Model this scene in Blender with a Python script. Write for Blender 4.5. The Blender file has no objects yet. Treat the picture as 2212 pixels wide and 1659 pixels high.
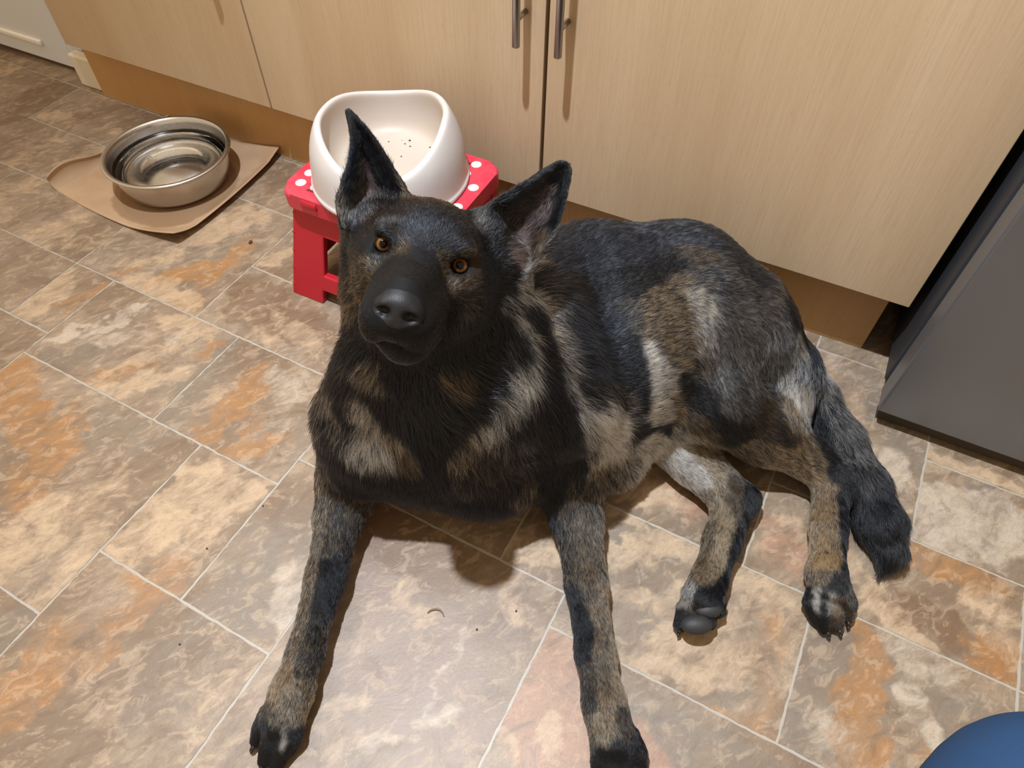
import bpy, bmesh, math, random
import numpy as np
from mathutils import Vector, Matrix
from mathutils.bvhtree import BVHTree

random.seed(7)
RNG = np.random.default_rng(11)
SC = bpy.context.scene
COL = SC.collection
PI = math.pi

# ------------------------------------------------------------------ camera
CAM_H = 0.91
F_PX = 1513.66
RC = np.array([[0.8934461, 0.44913991, 0.00523552],
               [0.35726061, -0.70351492, -0.61435463],
               [-0.27224792, 0.55076319, -0.78901266]])   # rows: image right, image down, view direction
cam_data = bpy.data.cameras.new('camera')
cam = bpy.data.objects.new('camera', cam_data)
COL.objects.link(cam)
cam_data.sensor_fit = 'HORIZONTAL'
cam_data.sensor_width = 36.0
cam_data.lens = F_PX / 2212 * 36.0
cam_data.clip_start = 0.01
mw = Matrix.Identity(4)
for i in range(3):
    mw[i][0] = RC[0][i]
    mw[i][1] = -RC[1][i]
    mw[i][2] = -RC[2][i]
mw.translation = Vector((0, 0, CAM_H))
cam.matrix_world = mw
SC.camera = cam

# ------------------------------------------------------------------ world, lamps, exposure
SC.view_settings.view_transform = 'Standard'
SC.view_settings.look = 'None'
SC.view_settings.gamma = 1.0
SC.view_settings.use_curve_mapping = False
SC.view_settings.exposure = 0.14
SC.cycles.max_bounces = 8
SC.cycles.transmission_bounces = 8
SC.cycles.adaptive_threshold = 0.015
world = bpy.data.worlds.new('world')
SC.world = world
world.use_nodes = True
wb = world.node_tree.nodes['Background']
wb.inputs[0].default_value = (1.0, 0.76, 0.49, 1)
wb.inputs[1].default_value = 0.78


def spot(name, loc, aim, power, color, radius, size, blend):
    l = bpy.data.lights.new(name, 'SPOT')
    l.energy = power
    l.color = color
    l.shadow_soft_size = radius
    l.spot_size = math.radians(size)
    l.spot_blend = blend
    o = bpy.data.objects.new(name, l)
    o.location = loc
    o.rotation_euler = (Vector(aim) - Vector(loc)).to_track_quat('-Z', 'Y').to_euler()
    COL.objects.link(o)
    return o


spot('ceiling_downlight', (-0.51, 0.26, 2.40), (0.05, 0.45, 0), 350, (0.84, 0.92, 1.0), 0.028, 92, 1.0)
spot('ceiling_downlight', (-1.95, 1.0, 2.40), (-1.3, 0.6, 0), 30, (1.0, 0.80, 0.58), 0.03, 110, 1.0)


def U(px, py, z=0.0):
    """point of the room seen at photograph pixel (px, py), at height z above the floor"""
    d = RC.T @ np.array([(px - 1106) / F_PX, (py - 829.5) / F_PX, 1.0])
    t = (z - CAM_H) / d[2]
    return d * t + np.array([0, 0, CAM_H])


def UY(px, py, y):
    d = RC.T @ np.array([(px - 1106) / F_PX, (py - 829.5) / F_PX, 1.0])
    return d * (y / d[1]) + np.array([0, 0, CAM_H])


# ------------------------------------------------------------------ helpers
def tag(o, label=None, cat=None, group=None, kind=None):
    if label: o['label'] = label
    if cat: o['category'] = cat
    if group: o['group'] = group
    if kind: o['kind'] = kind
    return o


def empty(name, loc=(0, 0, 0), rz=0):
    o = bpy.data.objects.new(name, None)
    o.location = loc
    o.rotation_euler = (0, 0, rz)
    o.empty_display_size = 0.05
    COL.objects.link(o)
    return o


def obj(name, bm, m, parent=None, smooth=False):
    me = bpy.data.meshes.new(name)
    bmesh.ops.recalc_face_normals(bm, faces=bm.faces)
    bm.to_mesh(me)
    bm.free()
    o = bpy.data.objects.new(name, me)
    COL.objects.link(o)
    if m: me.materials.append(m)
    if parent: o.parent = parent
    if smooth:
        for p in me.polygons: p.use_smooth = True
    return o


def add_box(bm, lo, hi, bev=0.0, seg=2):
    r = bmesh.ops.create_cube(bm, size=1)
    vs = r['verts']
    for v in vs:
        v.co = Vector([lo[i] + (v.co[i] + 0.5) * (hi[i] - lo[i]) for i in range(3)])
    if bev > 0:
        es = list({e for v in vs for e in v.link_edges})
        bmesh.ops.bevel(bm, geom=es, offset=bev, segments=seg, affect='EDGES', profile=0.5)


def add_cyl(bm, a, b, r, n=20, r2=None, cap=0.0):
    a, b = Vector(a), Vector(b)
    r2 = r if r2 is None else r2
    d = (b - a).normalized()
    q = d.to_track_quat('Z', 'Y')
    rings = []
    prof = [(a, r), (b, r2)]
    if cap > 0:
        prof = [(a, r - cap), (a + d * cap, r), (b - d * cap, r2), (b, r2 - cap)]
    for c, rr in prof:
        rings.append([bm.verts.new(c + q @ Vector((rr * math.cos(2 * PI * i / n), rr * math.sin(2 * PI * i / n), 0))) for i in range(n)])
    for k in range(len(rings) - 1):
        for i in range(n):
            bm.faces.new((rings[k][i], rings[k][(i + 1) % n], rings[k + 1][(i + 1) % n], rings[k + 1][i]))
    bm.faces.new(rings[0][::-1])
    bm.faces.new(rings[-1])


def add_lathe(bm, prof, n=96, closed=False):
    rings = []
    for r, z in prof:
        if r < 1e-6:
            rings.append([bm.verts.new((0, 0, z))])
        else:
            rings.append([bm.verts.new((r * math.cos(2 * PI * i / n), r * math.sin(2 * PI * i / n), z)) for i in range(n)])
    m = len(rings)
    for k in range(m if closed else m - 1):
        A, B = rings[k], rings[(k + 1) % m]
        if len(A) == 1 and len(B) == 1: continue
        for i in range(n):
            j = (i + 1) % n
            if len(A) == 1: bm.faces.new((A[0], B[j], B[i]))
            elif len(B) == 1: bm.faces.new((A[i], A[j], B[0]))
            else: bm.faces.new((A[i], A[j], B[j], B[i]))


# ------------------------------------------------------------------ materials
def mat(name, color=(0.8, 0.8, 0.8), rough=0.5, metal=0.0, spec=0.5):
    m = bpy.data.materials.new(name)
    m.use_nodes = True
    b = m.node_tree.nodes['Principled BSDF']
    b.inputs['Base Color'].default_value = (*color, 1)
    b.inputs['Roughness'].default_value = rough
    b.inputs['Metallic'].default_value = metal
    b.inputs['Specular IOR Level'].default_value = spec
    return m


class NT:
    """small node-tree writer"""
    def __init__(s, m):
        s.t = m.node_tree
        s.b = s.t.nodes['Principled BSDF']

    def n(s, typ, **kw):
        nd = s.t.nodes.new(typ)
        for k, v in kw.items():
            if k.startswith('i_'):
                nd.inputs[k[2:].replace('_', ' ')].default_value = v
            else:
                setattr(nd, k, v)
        return nd

    def l(s, a, b):
        s.t.links.new(a, b)

    def math(s, op, a, b=None, clamp=False):
        nd = s.t.nodes.new('ShaderNodeMath')
        nd.operation = op
        nd.use_clamp = clamp
        for i, v in enumerate((a, b)):
            if v is None: continue
            if isinstance(v, (int, float)): nd.inputs[i].default_value = v
            else: s.l(v, nd.inputs[i])
        return nd.outputs[0]

    def ramp(s, fac, pts, interp='LINEAR'):
        nd = s.t.nodes.new('ShaderNodeValToRGB')
        nd.color_ramp.interpolation = interp
        e = nd.color_ramp.elements
        while len(e) < len(pts): e.new(0.5)
        for i, (p, c) in enumerate(pts):
            e[i].position = p
            e[i].color = (*c, 1) if len(c) == 3 else c
        s.l(fac, nd.inputs[0])
        return nd.outputs[0]

    def mix(s, fac, a, b, blend='MIX'):
        nd = s.t.nodes.new('ShaderNodeMix')
        nd.data_type = 'RGBA'
        nd.blend_type = blend
        for i, v in ((0, fac), (6, a), (7, b)):
            if isinstance(v, (int, float)): nd.inputs[i].default_value = v
            elif isinstance(v, tuple): nd.inputs[i].default_value = (*v, 1) if len(v) == 3 else v
            else: s.l(v, nd.inputs[i])
        return nd.outputs[2]

    def coords(s, scale=(1, 1, 1), kind='Object', rot=(0, 0, 0)):
        tc = s.t.nodes.new('ShaderNodeTexCoord')
        mp = s.t.nodes.new('ShaderNodeMapping')
        mp.inputs['Scale'].default_value = scale
        mp.inputs['Rotation'].default_value = rot
        s.l(tc.outputs[kind], mp.inputs[0])
        return mp.outputs[0]

    def noise(s, vec, scale, detail=4, rough=0.5, dist=0.0):
        nd = s.t.nodes.new('ShaderNodeTexNoise')
        nd.inputs['Scale'].default_value = scale
        nd.inputs['Detail'].default_value = detail
        nd.inputs['Roughness'].default_value = rough
        nd.inputs['Distortion'].default_value = dist
        s.l(vec, nd.inputs['Vector'])
        return nd.outputs[0]

    def bump(s, h, strength, dist=0.002):
        nd = s.t.nodes.new('ShaderNodeBump')
        nd.inputs['Strength'].default_value = strength
        nd.inputs['Distance'].default_value = dist
        s.l(h, nd.inputs['Height'])
        s.l(nd.outputs[0], s.b.inputs['Normal'])


def wood_mat(name, base, dark, rough=0.42):
    m = mat(name, base, rough)
    t = NT(m)
    v = t.coords((1, 1, 0.06))
    big = t.noise(v, 9, 3, 0.5, 0.4)
    v2 = t.coords((1, 1, 0.035))
    fine = t.noise(v2, 330, 3, 0.6)
    v3 = t.coords((1, 1, 0.12))
    fleck = t.noise(v3, 700, 2, 0.5)
    c = t.mix(t.ramp(big, [(0.35, (0, 0, 0)), (0.68, (1, 1, 1))]), base, dark)
    c = t.mix(t.math('MULTIPLY', t.ramp(fine, [(0.42, (0, 0, 0)), (0.62, (1, 1, 1))]), 0.22), c, tuple(x * 0.72 for x in dark))
    c = t.mix(t.math('MULTIPLY', t.ramp(fleck, [(0.60, (0, 0, 0)), (0.72, (1, 1, 1))]), 0.30), c, tuple(x * 0.62 for x in dark))
    t.l(c, t.b.inputs['Base Color'])
    t.bump(fleck, 0.05, 0.0005)
    return m


M_DOOR = wood_mat('beech_veneer', (0.50, 0.375, 0.25), (0.445, 0.315, 0.195))
M_PLINTH = wood_mat('plinth_beech', (0.50, 0.30, 0.125), (0.43, 0.24, 0.09), 0.5)
M_CARC = mat('carcass_edge', (0.33, 0.22, 0.12), 0.6)
M_STEEL = mat('brushed_steel', (0.40, 0.39, 0.37), 0.32, 1.0)
t = NT(M_STEEL)
t.bump(t.noise(t.coords((1, 1, 0.02)), 900, 2), 0.15, 0.0003)
M_WHITE = mat('white_paint', (0.62, 0.65, 0.70), 0.45)
M_DARK = mat('dark_gap', (0.02, 0.016, 0.012), 0.8)
# ------------------------------------------------------------------ floor: printed stone tiles with pale grout
TU = 0.0545 * CAM_H          # one grid unit of the tile pattern
TD = -0.01913                # the pattern is turned a little against the cabinets
CT, ST = math.cos(TD), math.sin(TD)


def tile_to_world(X, Y):
    x = (X * 0.0545 - 0.871) * CAM_H
    y = (Y * 0.0545 + 0.003) * CAM_H
    return x * CT - y * ST, x * ST + y * CT


def world_to_tile(x, y):
    a = x * CT + y * ST
    b = -x * ST + y * CT
    return (a / CAM_H + 0.871) / 0.0545, (b / CAM_H - 0.003) / 0.0545


CELL = [(-8, -6, 7, 10), (-6, 0, 6, 10), (0, 5, 6, 10), (5, 12, 7, 10), (2, 5, 2, 6), (5, 8, 2, 7), (8, 14, -3, 7),
        (-6, 2, 0, 6), (2, 8, -4, 2), (-6, 2, -8, 0), (-8, -2, 10, 16), (-2, 5, 10, 13), (5, 12, 10, 13), (2, 12, 13, 16),
        (-2, 2, 13, 19), (2, 8, 16, 19), (8, 18, 16, 19), (-2, 8, 19, 26), (8, 18, 19, 26), (8, 14, -8, -3), (2, 8, -8, -4)]
tiles = []
for s in (-40, -20, 0, 20, 40):
    for (a, b, c, d) in CELL:
        if b + s < -36 or a + s > 46: continue
        tiles.append((a + s, b + s, c, d))


# stone colour features of the print, (px, py, half length, half width in cm, image angle deg, kind, strength)
FEAT = [
    (25, 830, 7, 3.5, -60, 'o', 1.0), (100, 990, 9, 4, -60, 'o', .8), (60, 900, 6, 3, -70, 'o', .7),
    (410, 590, 10, 1.8, -15, 'o', .9), (500, 560, 7, 1.4, -40, 'o', .8), (400, 650, 5, 1.8, 20, 'o', .7), (280, 585, 4, 1.5, -15, 'o', .7),
    (250, 812, 7, 1.6, -15, 'o', .8), (450, 750, 3, 1.5, -60, 'o', .6), (180, 640, 5, 1.2, -30, 'o', .7),
    (530, 850, 6, 2.2, -55, 'o', 1.1), (480, 905, 6, 2, -40, 'o', .9), (520, 970, 9, 2, -15, 'o', .8), (545, 920, 4, 1.5, -60, 'o', .6),
    (290, 1330, 9, 2, -50, 'o', .7), (60, 1480, 9, 4, -40, 'o', .7), (180, 1420, 9, 2.5, -45, 'o', .5), (370, 1235, 3, 2.5, 0, 'o', .7),
    (330, 1260, 5, 2, 10, 'o', .6), (110, 1380, 4, 2, -60, 'o', .35),
    (1870, 1490, 7.5, 2.3, 88, 'o', 1.3), (1840, 1600, 6, 2.6, 88, 'o', 1.2), (2160, 1430, 3.5, 4, 0, 'o', 1.0), (2080, 1230, 6, 3, 30, 'o', .9),
    (1990, 1205, 5, 2.2, 20, 'o', 1.0), (2050, 1360, 8, 2, 40, 'b', .9), (1950, 1330, 6, 2, 30, 'b', .7), (2030, 1640, 3, 1.4, 0, 'o', .8),
    (1660, 1360, 4, 2, 80, 'o', .5), (1640, 1450, 6, 2, 80, 'o', .35), (1590, 1560, 8, 1.5, 15, 'o', .5),
    (1200, 1420, 7, 3.5, 60, 'p', 1.0), (1140, 1560, 7, 4, 60, 'p', .9), (1230, 1600, 5, 5, 60, 'p', .8), (1360, 1640, 6, 4, 60, 'p', .7),
    (1370, 960, 5, 2, 0, 'p', .5), (1450, 1070, 7, 2.2, 25, 'p', .6), (1640, 1100, 6, 4, 60, 'b', .5), (1690, 1170, 6, 3, 60, 'p', .6),
    (600, 580, 6, 4, 0, 'b', .5), (560, 640, 9, 4, 30, 'b', 1.0), (640, 700, 9, 4, 30, 'b', .8), (520, 680, 5, 2, 30, 'b', .7),
    (380, 230, 10, 4, 20, 'b', .8), (130, 190, 10, 5, -20, 'b', .9), (60, 240, 10, 4, -20, 'b', .8), (180, 250, 4, 1.5, -10, 'b', .6),
    (440, 1060, 4, 2, 30, 'b', .4), (860, 1160, 10, 5, 20, 'b', .9), (960, 1230, 6, 4, 20, 'b', .6), (780, 1130, 6, 3, 20, 'b', .7),
    (640, 1080, 7, 5, 0, 'b', .5), (480, 1290, 8, 3, -30, 'g', .7), (560, 1330, 5, 3, -30, 'g', .8), (500, 1190, 6, 5, -30, 'g', .5),
    (620, 1160, 4, 6, 0, 'g', .7), (600, 1130, 4, 4, 0, 'g', .5), (240, 700, 9, 3, -20, 'g', .5), (140, 780, 8, 3, -20, 'g', .9),
    (440, 800, 7, 3, -50, 'g', 1.0), (400, 860, 8, 3.5, -45, 'g', .8), (230, 930, 8, 5, 0, 'g', .6), (300, 940, 8, 4, 0, 'g', .5),
    (380, 1430, 10, 6, -45, 'g', .6), (250, 1480, 10, 5, -45, 'g', .4), (160, 1250, 8, 3, -50, 'b', .4), (40, 1350, 8, 4, -40, 'g', .7),
    (1060, 1400, 10, 6, 60, 'g', .5), (900, 1480, 12, 7, 60, 'm', .7), (760, 1400, 9, 7, 60, 'm', .6), (800, 1230, 8, 5, 40, 'm', .8),
    (1100, 1320, 7, 4, 60, 'm', .6), (700, 1560, 8, 6, 60, 'm', .3), (1420, 1170, 9, 4, 20, 'g', .6), (1360, 1250, 6, 4, 20, 'g', .6),
    (1760, 1440, 5, 7, 10, 'g', .9), (1720, 1560, 6, 5, 10, 'g', .7), (1990, 1500, 8, 6, 10, 'g', .5), (2080, 1560, 7, 5, 10, 'g', .7),
    (1960, 970, 5, 3, 60, 'g', 1.0), (1900, 900, 8, 2, 70, 'g', .9), (2150, 1090, 5, 3, 40, 'g', .9), (2100, 1190, 9, 3, 20, 'g', .5),
    (1330, 1330, 6, 4, 20, 'g', .5), (1420, 1580, 8, 4, 25, 'g', .6), (1560, 1480, 6, 2, -20, 'g', .5), (1600, 1640, 9, 3, 25, 'g', .5),
    (2100, 1110, 8, 4, 10, 'w', 1.2), (2060, 1170, 6, 3, 10, 'w', .9), (1930, 1030, 5, 3, 60, 'w', .7), (2190, 1150, 5, 4, 0, 'w', .7),
    (1830, 820, 7, 3, 60, 'p', .35), (2100, 1020, 9, 1.6, 22, 'c', 1.1), (1800, 780, 6, 2, 30, 'w', .4),
    (1350, 1120, 8, 1.2, 28, 'c', 1.1), (1450, 1180, 6, 1.5, 30, 'c', 1.0), (1500, 1200, 5, 2, 20, 'c', .8), (1360, 1200, 5, 2, -10, 'c', .8),
    (1350, 1290, 5, 1.6, 10, 'c', .6), (1360, 1060, 7, 2.5, 10, 'c', .7), (1460, 1290, 6, 1.5, -20, 'c', .5), (1430, 1450, 6, 1.5, 15, 'c', 1.0),
    (1560, 1430, 5, 2.5, 0, 'c', .7), (1500, 1370, 6, 3, -20, 'c', .6), (1380, 1000, 5, 2.5, 10, 'c', .7), (1620, 1250, 7, 3, 30, 'c', .6),
    (1700, 1130, 4, 1.5, 30, 'c', .6), (1850, 1250, 8, 2, 45, 'c', .7), (1900, 1320, 5, 1.5, 45, 'c', .8), (2000, 1400, 4, 1, 50, 'c', .8),
    (2140, 1300, 4, 2, 30, 'c', .7), (2160, 1370, 4, 2, 30, 'c', .5), (1700, 1470, 3, 2, 0, 'c', .4), (1990, 1550, 4, 1.6, 70, 'w', .7),
    (2120, 1620, 5, 2, -20, 'c', .6), (1980, 1420, 6, 2.5, 30, 'w', .5), (1790, 1590, 3, 3, 0, 'w', .4),
    (1180, 1190, 5, 2.5, 10, 'c', .5), (1120, 1180, 4, 3, 10, 'c', .7), (870, 1280, 3.5, 1.2, -70, 'c', .55), (905, 1330, 2.4, 1.2, 0, 'c', .6),
    (1110, 1300, 4, 1.5, 70, 'c', .5), (960, 1440, 9, .5, -65, 'w', .5), (900, 1440, 8, .5, -65, 'w', .35), (960, 1560, 3, 1.0, -20, 'w', .7), (850, 1590, 8, 1, -20, 'w', .5),
    (730, 1540, 5, 1.2, -30, 'c', .5), (770, 1370, 2, 3, 0, 'c', .3), (900, 1400, 10, 7, 60, 'm', .8), (1000, 1500, 8, 5, 60, 'm', .7), (760, 1500, 7, 5, 60, 'm', .5), (1090, 1590, 3, 1, 60, 'c', .7), (1190, 1590, 2, 1.5, 60, 'c', .8),
    (380, 1080, 8, 3, -45, 'c', 1.1), (330, 1150, 8, 3, -40, 'c', 1.1), (460, 1060, 4, 3, -60, 'c', 1.0), (520, 1080, 5, 2.5, -45, 'c', .8), (270, 1180, 5, 2, -50, 'c', .9),
    (420, 1030, 5, 2, -40, 'c', .8), (440, 1150, 5, 2, -50, 'c', .6),
    (350, 640, 9, 3.5, 28, 'c', .9), (400, 700, 6, 2, 20, 'c', .9), (260, 690, 6, 1.2, -25, 'w', 1.0), (150, 720, 4, 1.4, -30, 'w', .8), (240, 730, 6, 1.2, -10, 'w', .6),
    (330, 820, 7, 1.6, -20, 'c', .8), (230, 840, 4, 1.5, 20, 'c', .9), (380, 720, 3, 1.5, -30, 'w', .6), (330, 770, 8, 2, -25, 'c', .5),
    (100, 640, 7, 3.5, -45, 'c', .9), (60, 690, 5, 1.8, -45, 'c', .6), (330, 560, 6, 3, -10, 'c', .6), (470, 490, 8, 3, -30, 'c', .8), (560, 470, 6, 2.5, -30, 'c', .7), (590, 560, 4, 1.5, -20, 'c', .8),
    (640, 720, 8, 1.6, 40, 'c', .6), (560, 710, 6, 1, 30, 'c', .5), (620, 830, 5, 3, 20, 'w', .5), (610, 900, 4, 4, 0, 'w', .4), (600, 930, 6, 3, 30, 'g', .5),
    (480, 850, 1.5, 4, 30, 'c', .6), (60, 1160, 8, 4, -40, 'c', .7), (150, 1110, 6, 3, -40, 'c', .5), (190, 1180, 6, 2.5, -50, 'c', .5), (250, 1040, 4, 2, -60, 'c', .5), (110, 1290, 5, 2, -50, 'c', .6),
    (200, 1500, 8, 2.5, 60, 'c', .4), (330, 1380, 5, 1.2, -45, 'c', .4), (450, 1400, 7, 4, -40, 'c', .4), (500, 1470, 6, 2.5, -40, 'c', .35), (630, 1330, 3, 6, -10, 'w', .8), (620, 1290, 2, 4, -20, 'w', .6),
    (60, 330, 12, 3, -25, 'c', .5), (150, 350, 12, 2, -25, 'c', .4), (30, 420, 10, 3, -30, 'c', .5), (80, 510, 10, 5, -30, 'c', .5), (200, 520, 6, 3, -10, 'c', .4), (30, 150, 5, 3, -25, 'c', .7),
    (200, 400, 8, 2, -30, 'b', .4), (30, 330, 8, 2, -20, 'g', .4), (90, 450, 8, 2, -30, 'b', .4), (20, 560, 8, 4, -40, 'g', .3), (60, 480, 4, 2, -30, 'g', .3),
    (120, 250, 5, 2, 10, 'c', .6), (280, 290, 6, 2, 10, 'c', .5),
]
KN = {'o': 0, 'c': 1, 'g': 2, 'b': 3, 'p': 4, 'm': 5, 'w': 6}
fe = []
for (px, py, hl, hw, ang, kd, st) in FEAT:
    p0 = U(px, py)
    a = math.radians(ang)
    p1 = U(px + 20 * math.cos(a), py + 20 * math.sin(a))
    d = (p1 - p0)[:2]
    d /= np.linalg.norm(d)
    fe.append((p0[0], p0[1], d[0], d[1], hl * 0.01, hw * 0.01, KN[kd], st))


def vnoise(x, y, seed):
    xi, yi = np.floor(x).astype(np.int64), np.floor(y).astype(np.int64)
    fx, fy = x - xi, y - yi
    fx, fy = fx * fx * (3 - 2 * fx), fy * fy * (3 - 2 * fy)

    def h(a, b):
        n = (a * 374761393 + b * 668265263 + seed * 974634777) & 0x7fffffff
        n = ((n ^ (n >> 13)) * 1274126177) & 0x7fffffff
        return ((n ^ (n >> 16)) & 0xffff) / 65535.0
    return (h(xi, yi) * (1 - fx) + h(xi + 1, yi) * fx) * (1 - fy) + (h(xi, yi + 1) * (1 - fx) + h(xi + 1, yi + 1) * fx) * fy


def fbm(x, y, seed, octs=4):
    s, a, n = 0, 1, 0
    for o in range(octs):
        s = s + a * vnoise(x * 2 ** o, y * 2 ** o, seed + o)
        n += a
        a *= 0.55
    return s / n


# one patch of mesh per tile, slightly raised over the grout
STEP = 0.0045
V, Fc, MASK, MASK2, TR = [], [], [], [], []
off = 0
for ti, (a, b, c, d) in enumerate(tiles):
    x0, y0 = tile_to_world((a + b) / 2, (c + d) / 2)
    q = RC @ np.array([x0, y0, -CAM_H])
    near = q[2] > 0.2 and -500 < q[0] / q[2] * F_PX + 1106 < 2700 and -500 < q[1] / q[2] * F_PX + 829 < 2200
    if y0 > 1.25 or y0 < -1.1: continue
    st = STEP if near else 0.02
    g = 0.0016
    nx = max(2, int((b - a) * TU / st))
    ny = max(2, int((d - c) * TU / st))
    gx = np.linspace(a * TU + g, b * TU - g, nx + 1)
    gy = np.linspace(c * TU + g, d * TU - g, ny + 1)
    X, Y = np.meshgrid(gx, gy, indexing='ij')
    ex = (fbm(Y * 90, Y * 0 + ti, 3, 2) - .5) * 0.0022
    ey = (fbm(X * 90, X * 0 + ti, 5, 2) - .5) * 0.0022
    X[0, :] += ex[0, :]; X[-1, :] += ex[-1, :]
    Y[:, 0] += ey[:, 0]; Y[:, -1] += ey[:, -1]
    wx, wy = tile_to_world(X.ravel() / TU, Y.ravel() / TU)
    n = (nx + 1) * (ny + 1)
    V.append(np.stack([wx, wy, np.zeros(n)], 1))
    ii = np.arange(n).reshape(nx + 1, ny + 1)
    Fc.append(np.stack([ii[:-1, :-1], ii[1:, :-1], ii[1:, 1:], ii[:-1, 1:]], -1).reshape(-1, 4) + off)
    mk = np.zeros((n, 8))
    ax = wx + (fbm(wx * 45, wy * 45, 21) - .5) * 0.05
    ay = wy + (fbm(wx * 45, wy * 45, 57) - .5) * 0.05
    # only features whose centre lies in this tile colour it: the print stops at the grout
    for (fx, fy, dx, dy, hl, hw, kd, sg) in fe:
        tX, tY = world_to_tile(fx, fy)
        if not (a - .01 <= tX <= b + .01 and c - .01 <= tY <= d + .01): continue
        u = ((ax - fx) * dx + (ay - fy) * dy) / hl
        v = (-(ax - fx) * dy + (ay - fy) * dx) / hw
        mk[:, kd] = np.maximum(mk[:, kd], sg * np.clip(1.35 - (u * u + v * v) * 0.75, 0, 1))
    r = np.random.default_rng(ti * 7 + 3).random(3)
    MASK.append(mk[:, :4]); MASK2.append(mk[:, 4:])
    TR.append(np.tile(np.array([r[0], r[1], r[2], 1]), (n, 1)))
    off += n
# grout sheet
gz = -0.0006
NV = np.array([[-2.8, -1.1, gz], [1.7, -1.1, gz], [1.7, 1.7, gz], [-2.8, 1.7, gz]])
V.append(NV)
Fc.append(np.array([[off, off + 1, off + 2, off + 3]]))
MASK.append(np.zeros((4, 4))); MASK2.append(np.zeros((4, 4))); TR.append(np.tile([0, 0, 0, 0.0], (4, 1)))
V = np.concatenate(V); Fc = np.concatenate(Fc); MASK = np.concatenate(MASK); MASK2 = np.concatenate(MASK2); TR = np.concatenate(TR)


def np_mesh(name, V, Fq):
    me = bpy.data.meshes.new(name)
    k = Fq.shape[1]
    me.vertices.add(len(V))
    me.vertices.foreach_set('co', V.astype(np.float32).ravel())
    me.loops.add(Fq.size)
    me.loops.foreach_set('vertex_index', Fq.astype(np.int32).ravel())
    me.polygons.add(len(Fq))
    me.polygons.foreach_set('loop_start', np.arange(0, Fq.size, k, dtype=np.int32))
    me.update(calc_edges=True)
    me.validate()
    return me


def vattr(me, name, arr):
    at = me.attributes.new(name, 'FLOAT_COLOR', 'POINT')
    at.data.foreach_set('color', arr.astype(np.float32).ravel())


me = np_mesh('floor', V, Fc)
vattr(me, 'mask_a', MASK)
vattr(me, 'mask_b', MASK2)
vattr(me, 'tile', TR)
floor = bpy.data.objects.new('floor', me)
COL.objects.link(floor)
tag(floor, kind='structure')

M_FLOOR = mat('stone_print_vinyl', (0.4, 0.33, 0.26), 0.42)
t = NT(M_FLOOR)
at_a = t.n('ShaderNodeAttribute', attribute_name='mask_a')
at_b = t.n('ShaderNodeAttribute', attribute_name='mask_b')
at_t = t.n('ShaderNodeAttribute', attribute_name='tile')
tc = t.n('ShaderNodeTexCoord')
sc = t.n('ShaderNodeVectorMath', operation='SCALE')
t.l(at_t.outputs['Color'], sc.inputs[0]); sc.inputs['Scale'].default_value = 9.0
ad = t.n('ShaderNodeVectorMath', operation='ADD')
t.l(tc.outputs['Object'], ad.inputs[0]); t.l(sc.outputs[0], ad.inputs[1])
vr = t.n('ShaderNodeVectorRotate', rotation_type='Z_AXIS')
vr.inputs['Angle'].default_value = math.radians(-58)
t.l(ad.outputs[0], vr.inputs['Vector'])
mp = t.n('ShaderNodeMapping')
mp.inputs['Scale'].default_value = (0.80, 1.40, 1.0)
t.l(vr.outputs[0], mp.inputs[0])
vec = mp.outputs[0]
n1 = t.noise(vec, 5.5, 8, 0.62, 1.8)
n2 = t.noise(vec, 14, 9, 0.68, 1.6)
n3 = t.noise(vec, 42, 8, 0.68, 0.9)
n4 = t.noise(vec, 240, 5, 0.7)
sepA = t.n('ShaderNodeSeparateColor'); t.l(at_a.outputs['Color'], sepA.inputs[0])
sepB = t.n('ShaderNodeSeparateColor'); t.l(at_b.outputs['Color'], sepB.inputs[0])
sepT = t.n('ShaderNodeSeparateColor'); t.l(at_t.outputs['Color'], sepT.inputs[0])
TAUPE, BROWN, GREY, CREAM, RUST, PINK, MAUVE, WHITE = ((0.30, 0.235, 0.175), (0.165, 0.10, 0.06), (0.195, 0.17, 0.145), (0.49, 0.375, 0.26),
    (0.37, 0.185, 0.065), (0.41, 0.24, 0.165), (0.26, 0.195, 0.17), (0.48, 0.425, 0.36))
base = t.ramp(n1, [(0.30, (0.175, 0.130, 0.095)), (0.41, (0.27, 0.205, 0.15)), (0.50, (0.38, 0.295, 0.215)), (0.58, (0.29, 0.24, 0.19)), (0.70, (0.46, 0.37, 0.27))])
veil = t.ramp(n2, [(0.34, (0.165, 0.115, 0.08)), (0.46, (0.33, 0.26, 0.195)), (0.56, (0.40, 0.32, 0.24)), (0.66, (0.57, 0.46, 0.34))])
base = t.mix(0.55, base, veil)
base = t.mix(1.0, base, (0.86, 0.85, 0.84), 'MULTIPLY')
blot = t.noise(vec, 3.1, 5, 0.6, 1.2)
base = t.mix(t.math('MULTIPLY', t.ramp(blot, [(0.46, (0, 0, 0)), (0.60, (1, 1, 1))]), .62), base, (0.17, 0.115, 0.075))
base = t.mix(t.math('MULTIPLY', t.ramp(blot, [(0.36, (1, 1, 1)), (0.46, (0, 0, 0))]), .35), base, (0.20, 0.175, 0.15))
soft = t.math('ADD', t.math('MULTIPLY', n1, 0.4), t.math('ADD', t.math('MULTIPLY', n2, 0.4), t.math('MULTIPLY', n3, 0.2)))
depth = t.ramp(n2, [(0.36, (.35, .35, .35)), (0.60, (1, 1, 1))])


def smask(v, lo=0.22, hi=0.72, k=2.2):
    # soft mask broken up by the streaks of the print
    s = t.math('ADD', v, t.math('MULTIPLY', t.math('SUBTRACT', soft, 0.5), k))
    return t.math('MULTIPLY', t.ramp(s, [(lo, (0, 0, 0)), (hi, (1, 1, 1))]), depth)


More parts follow.
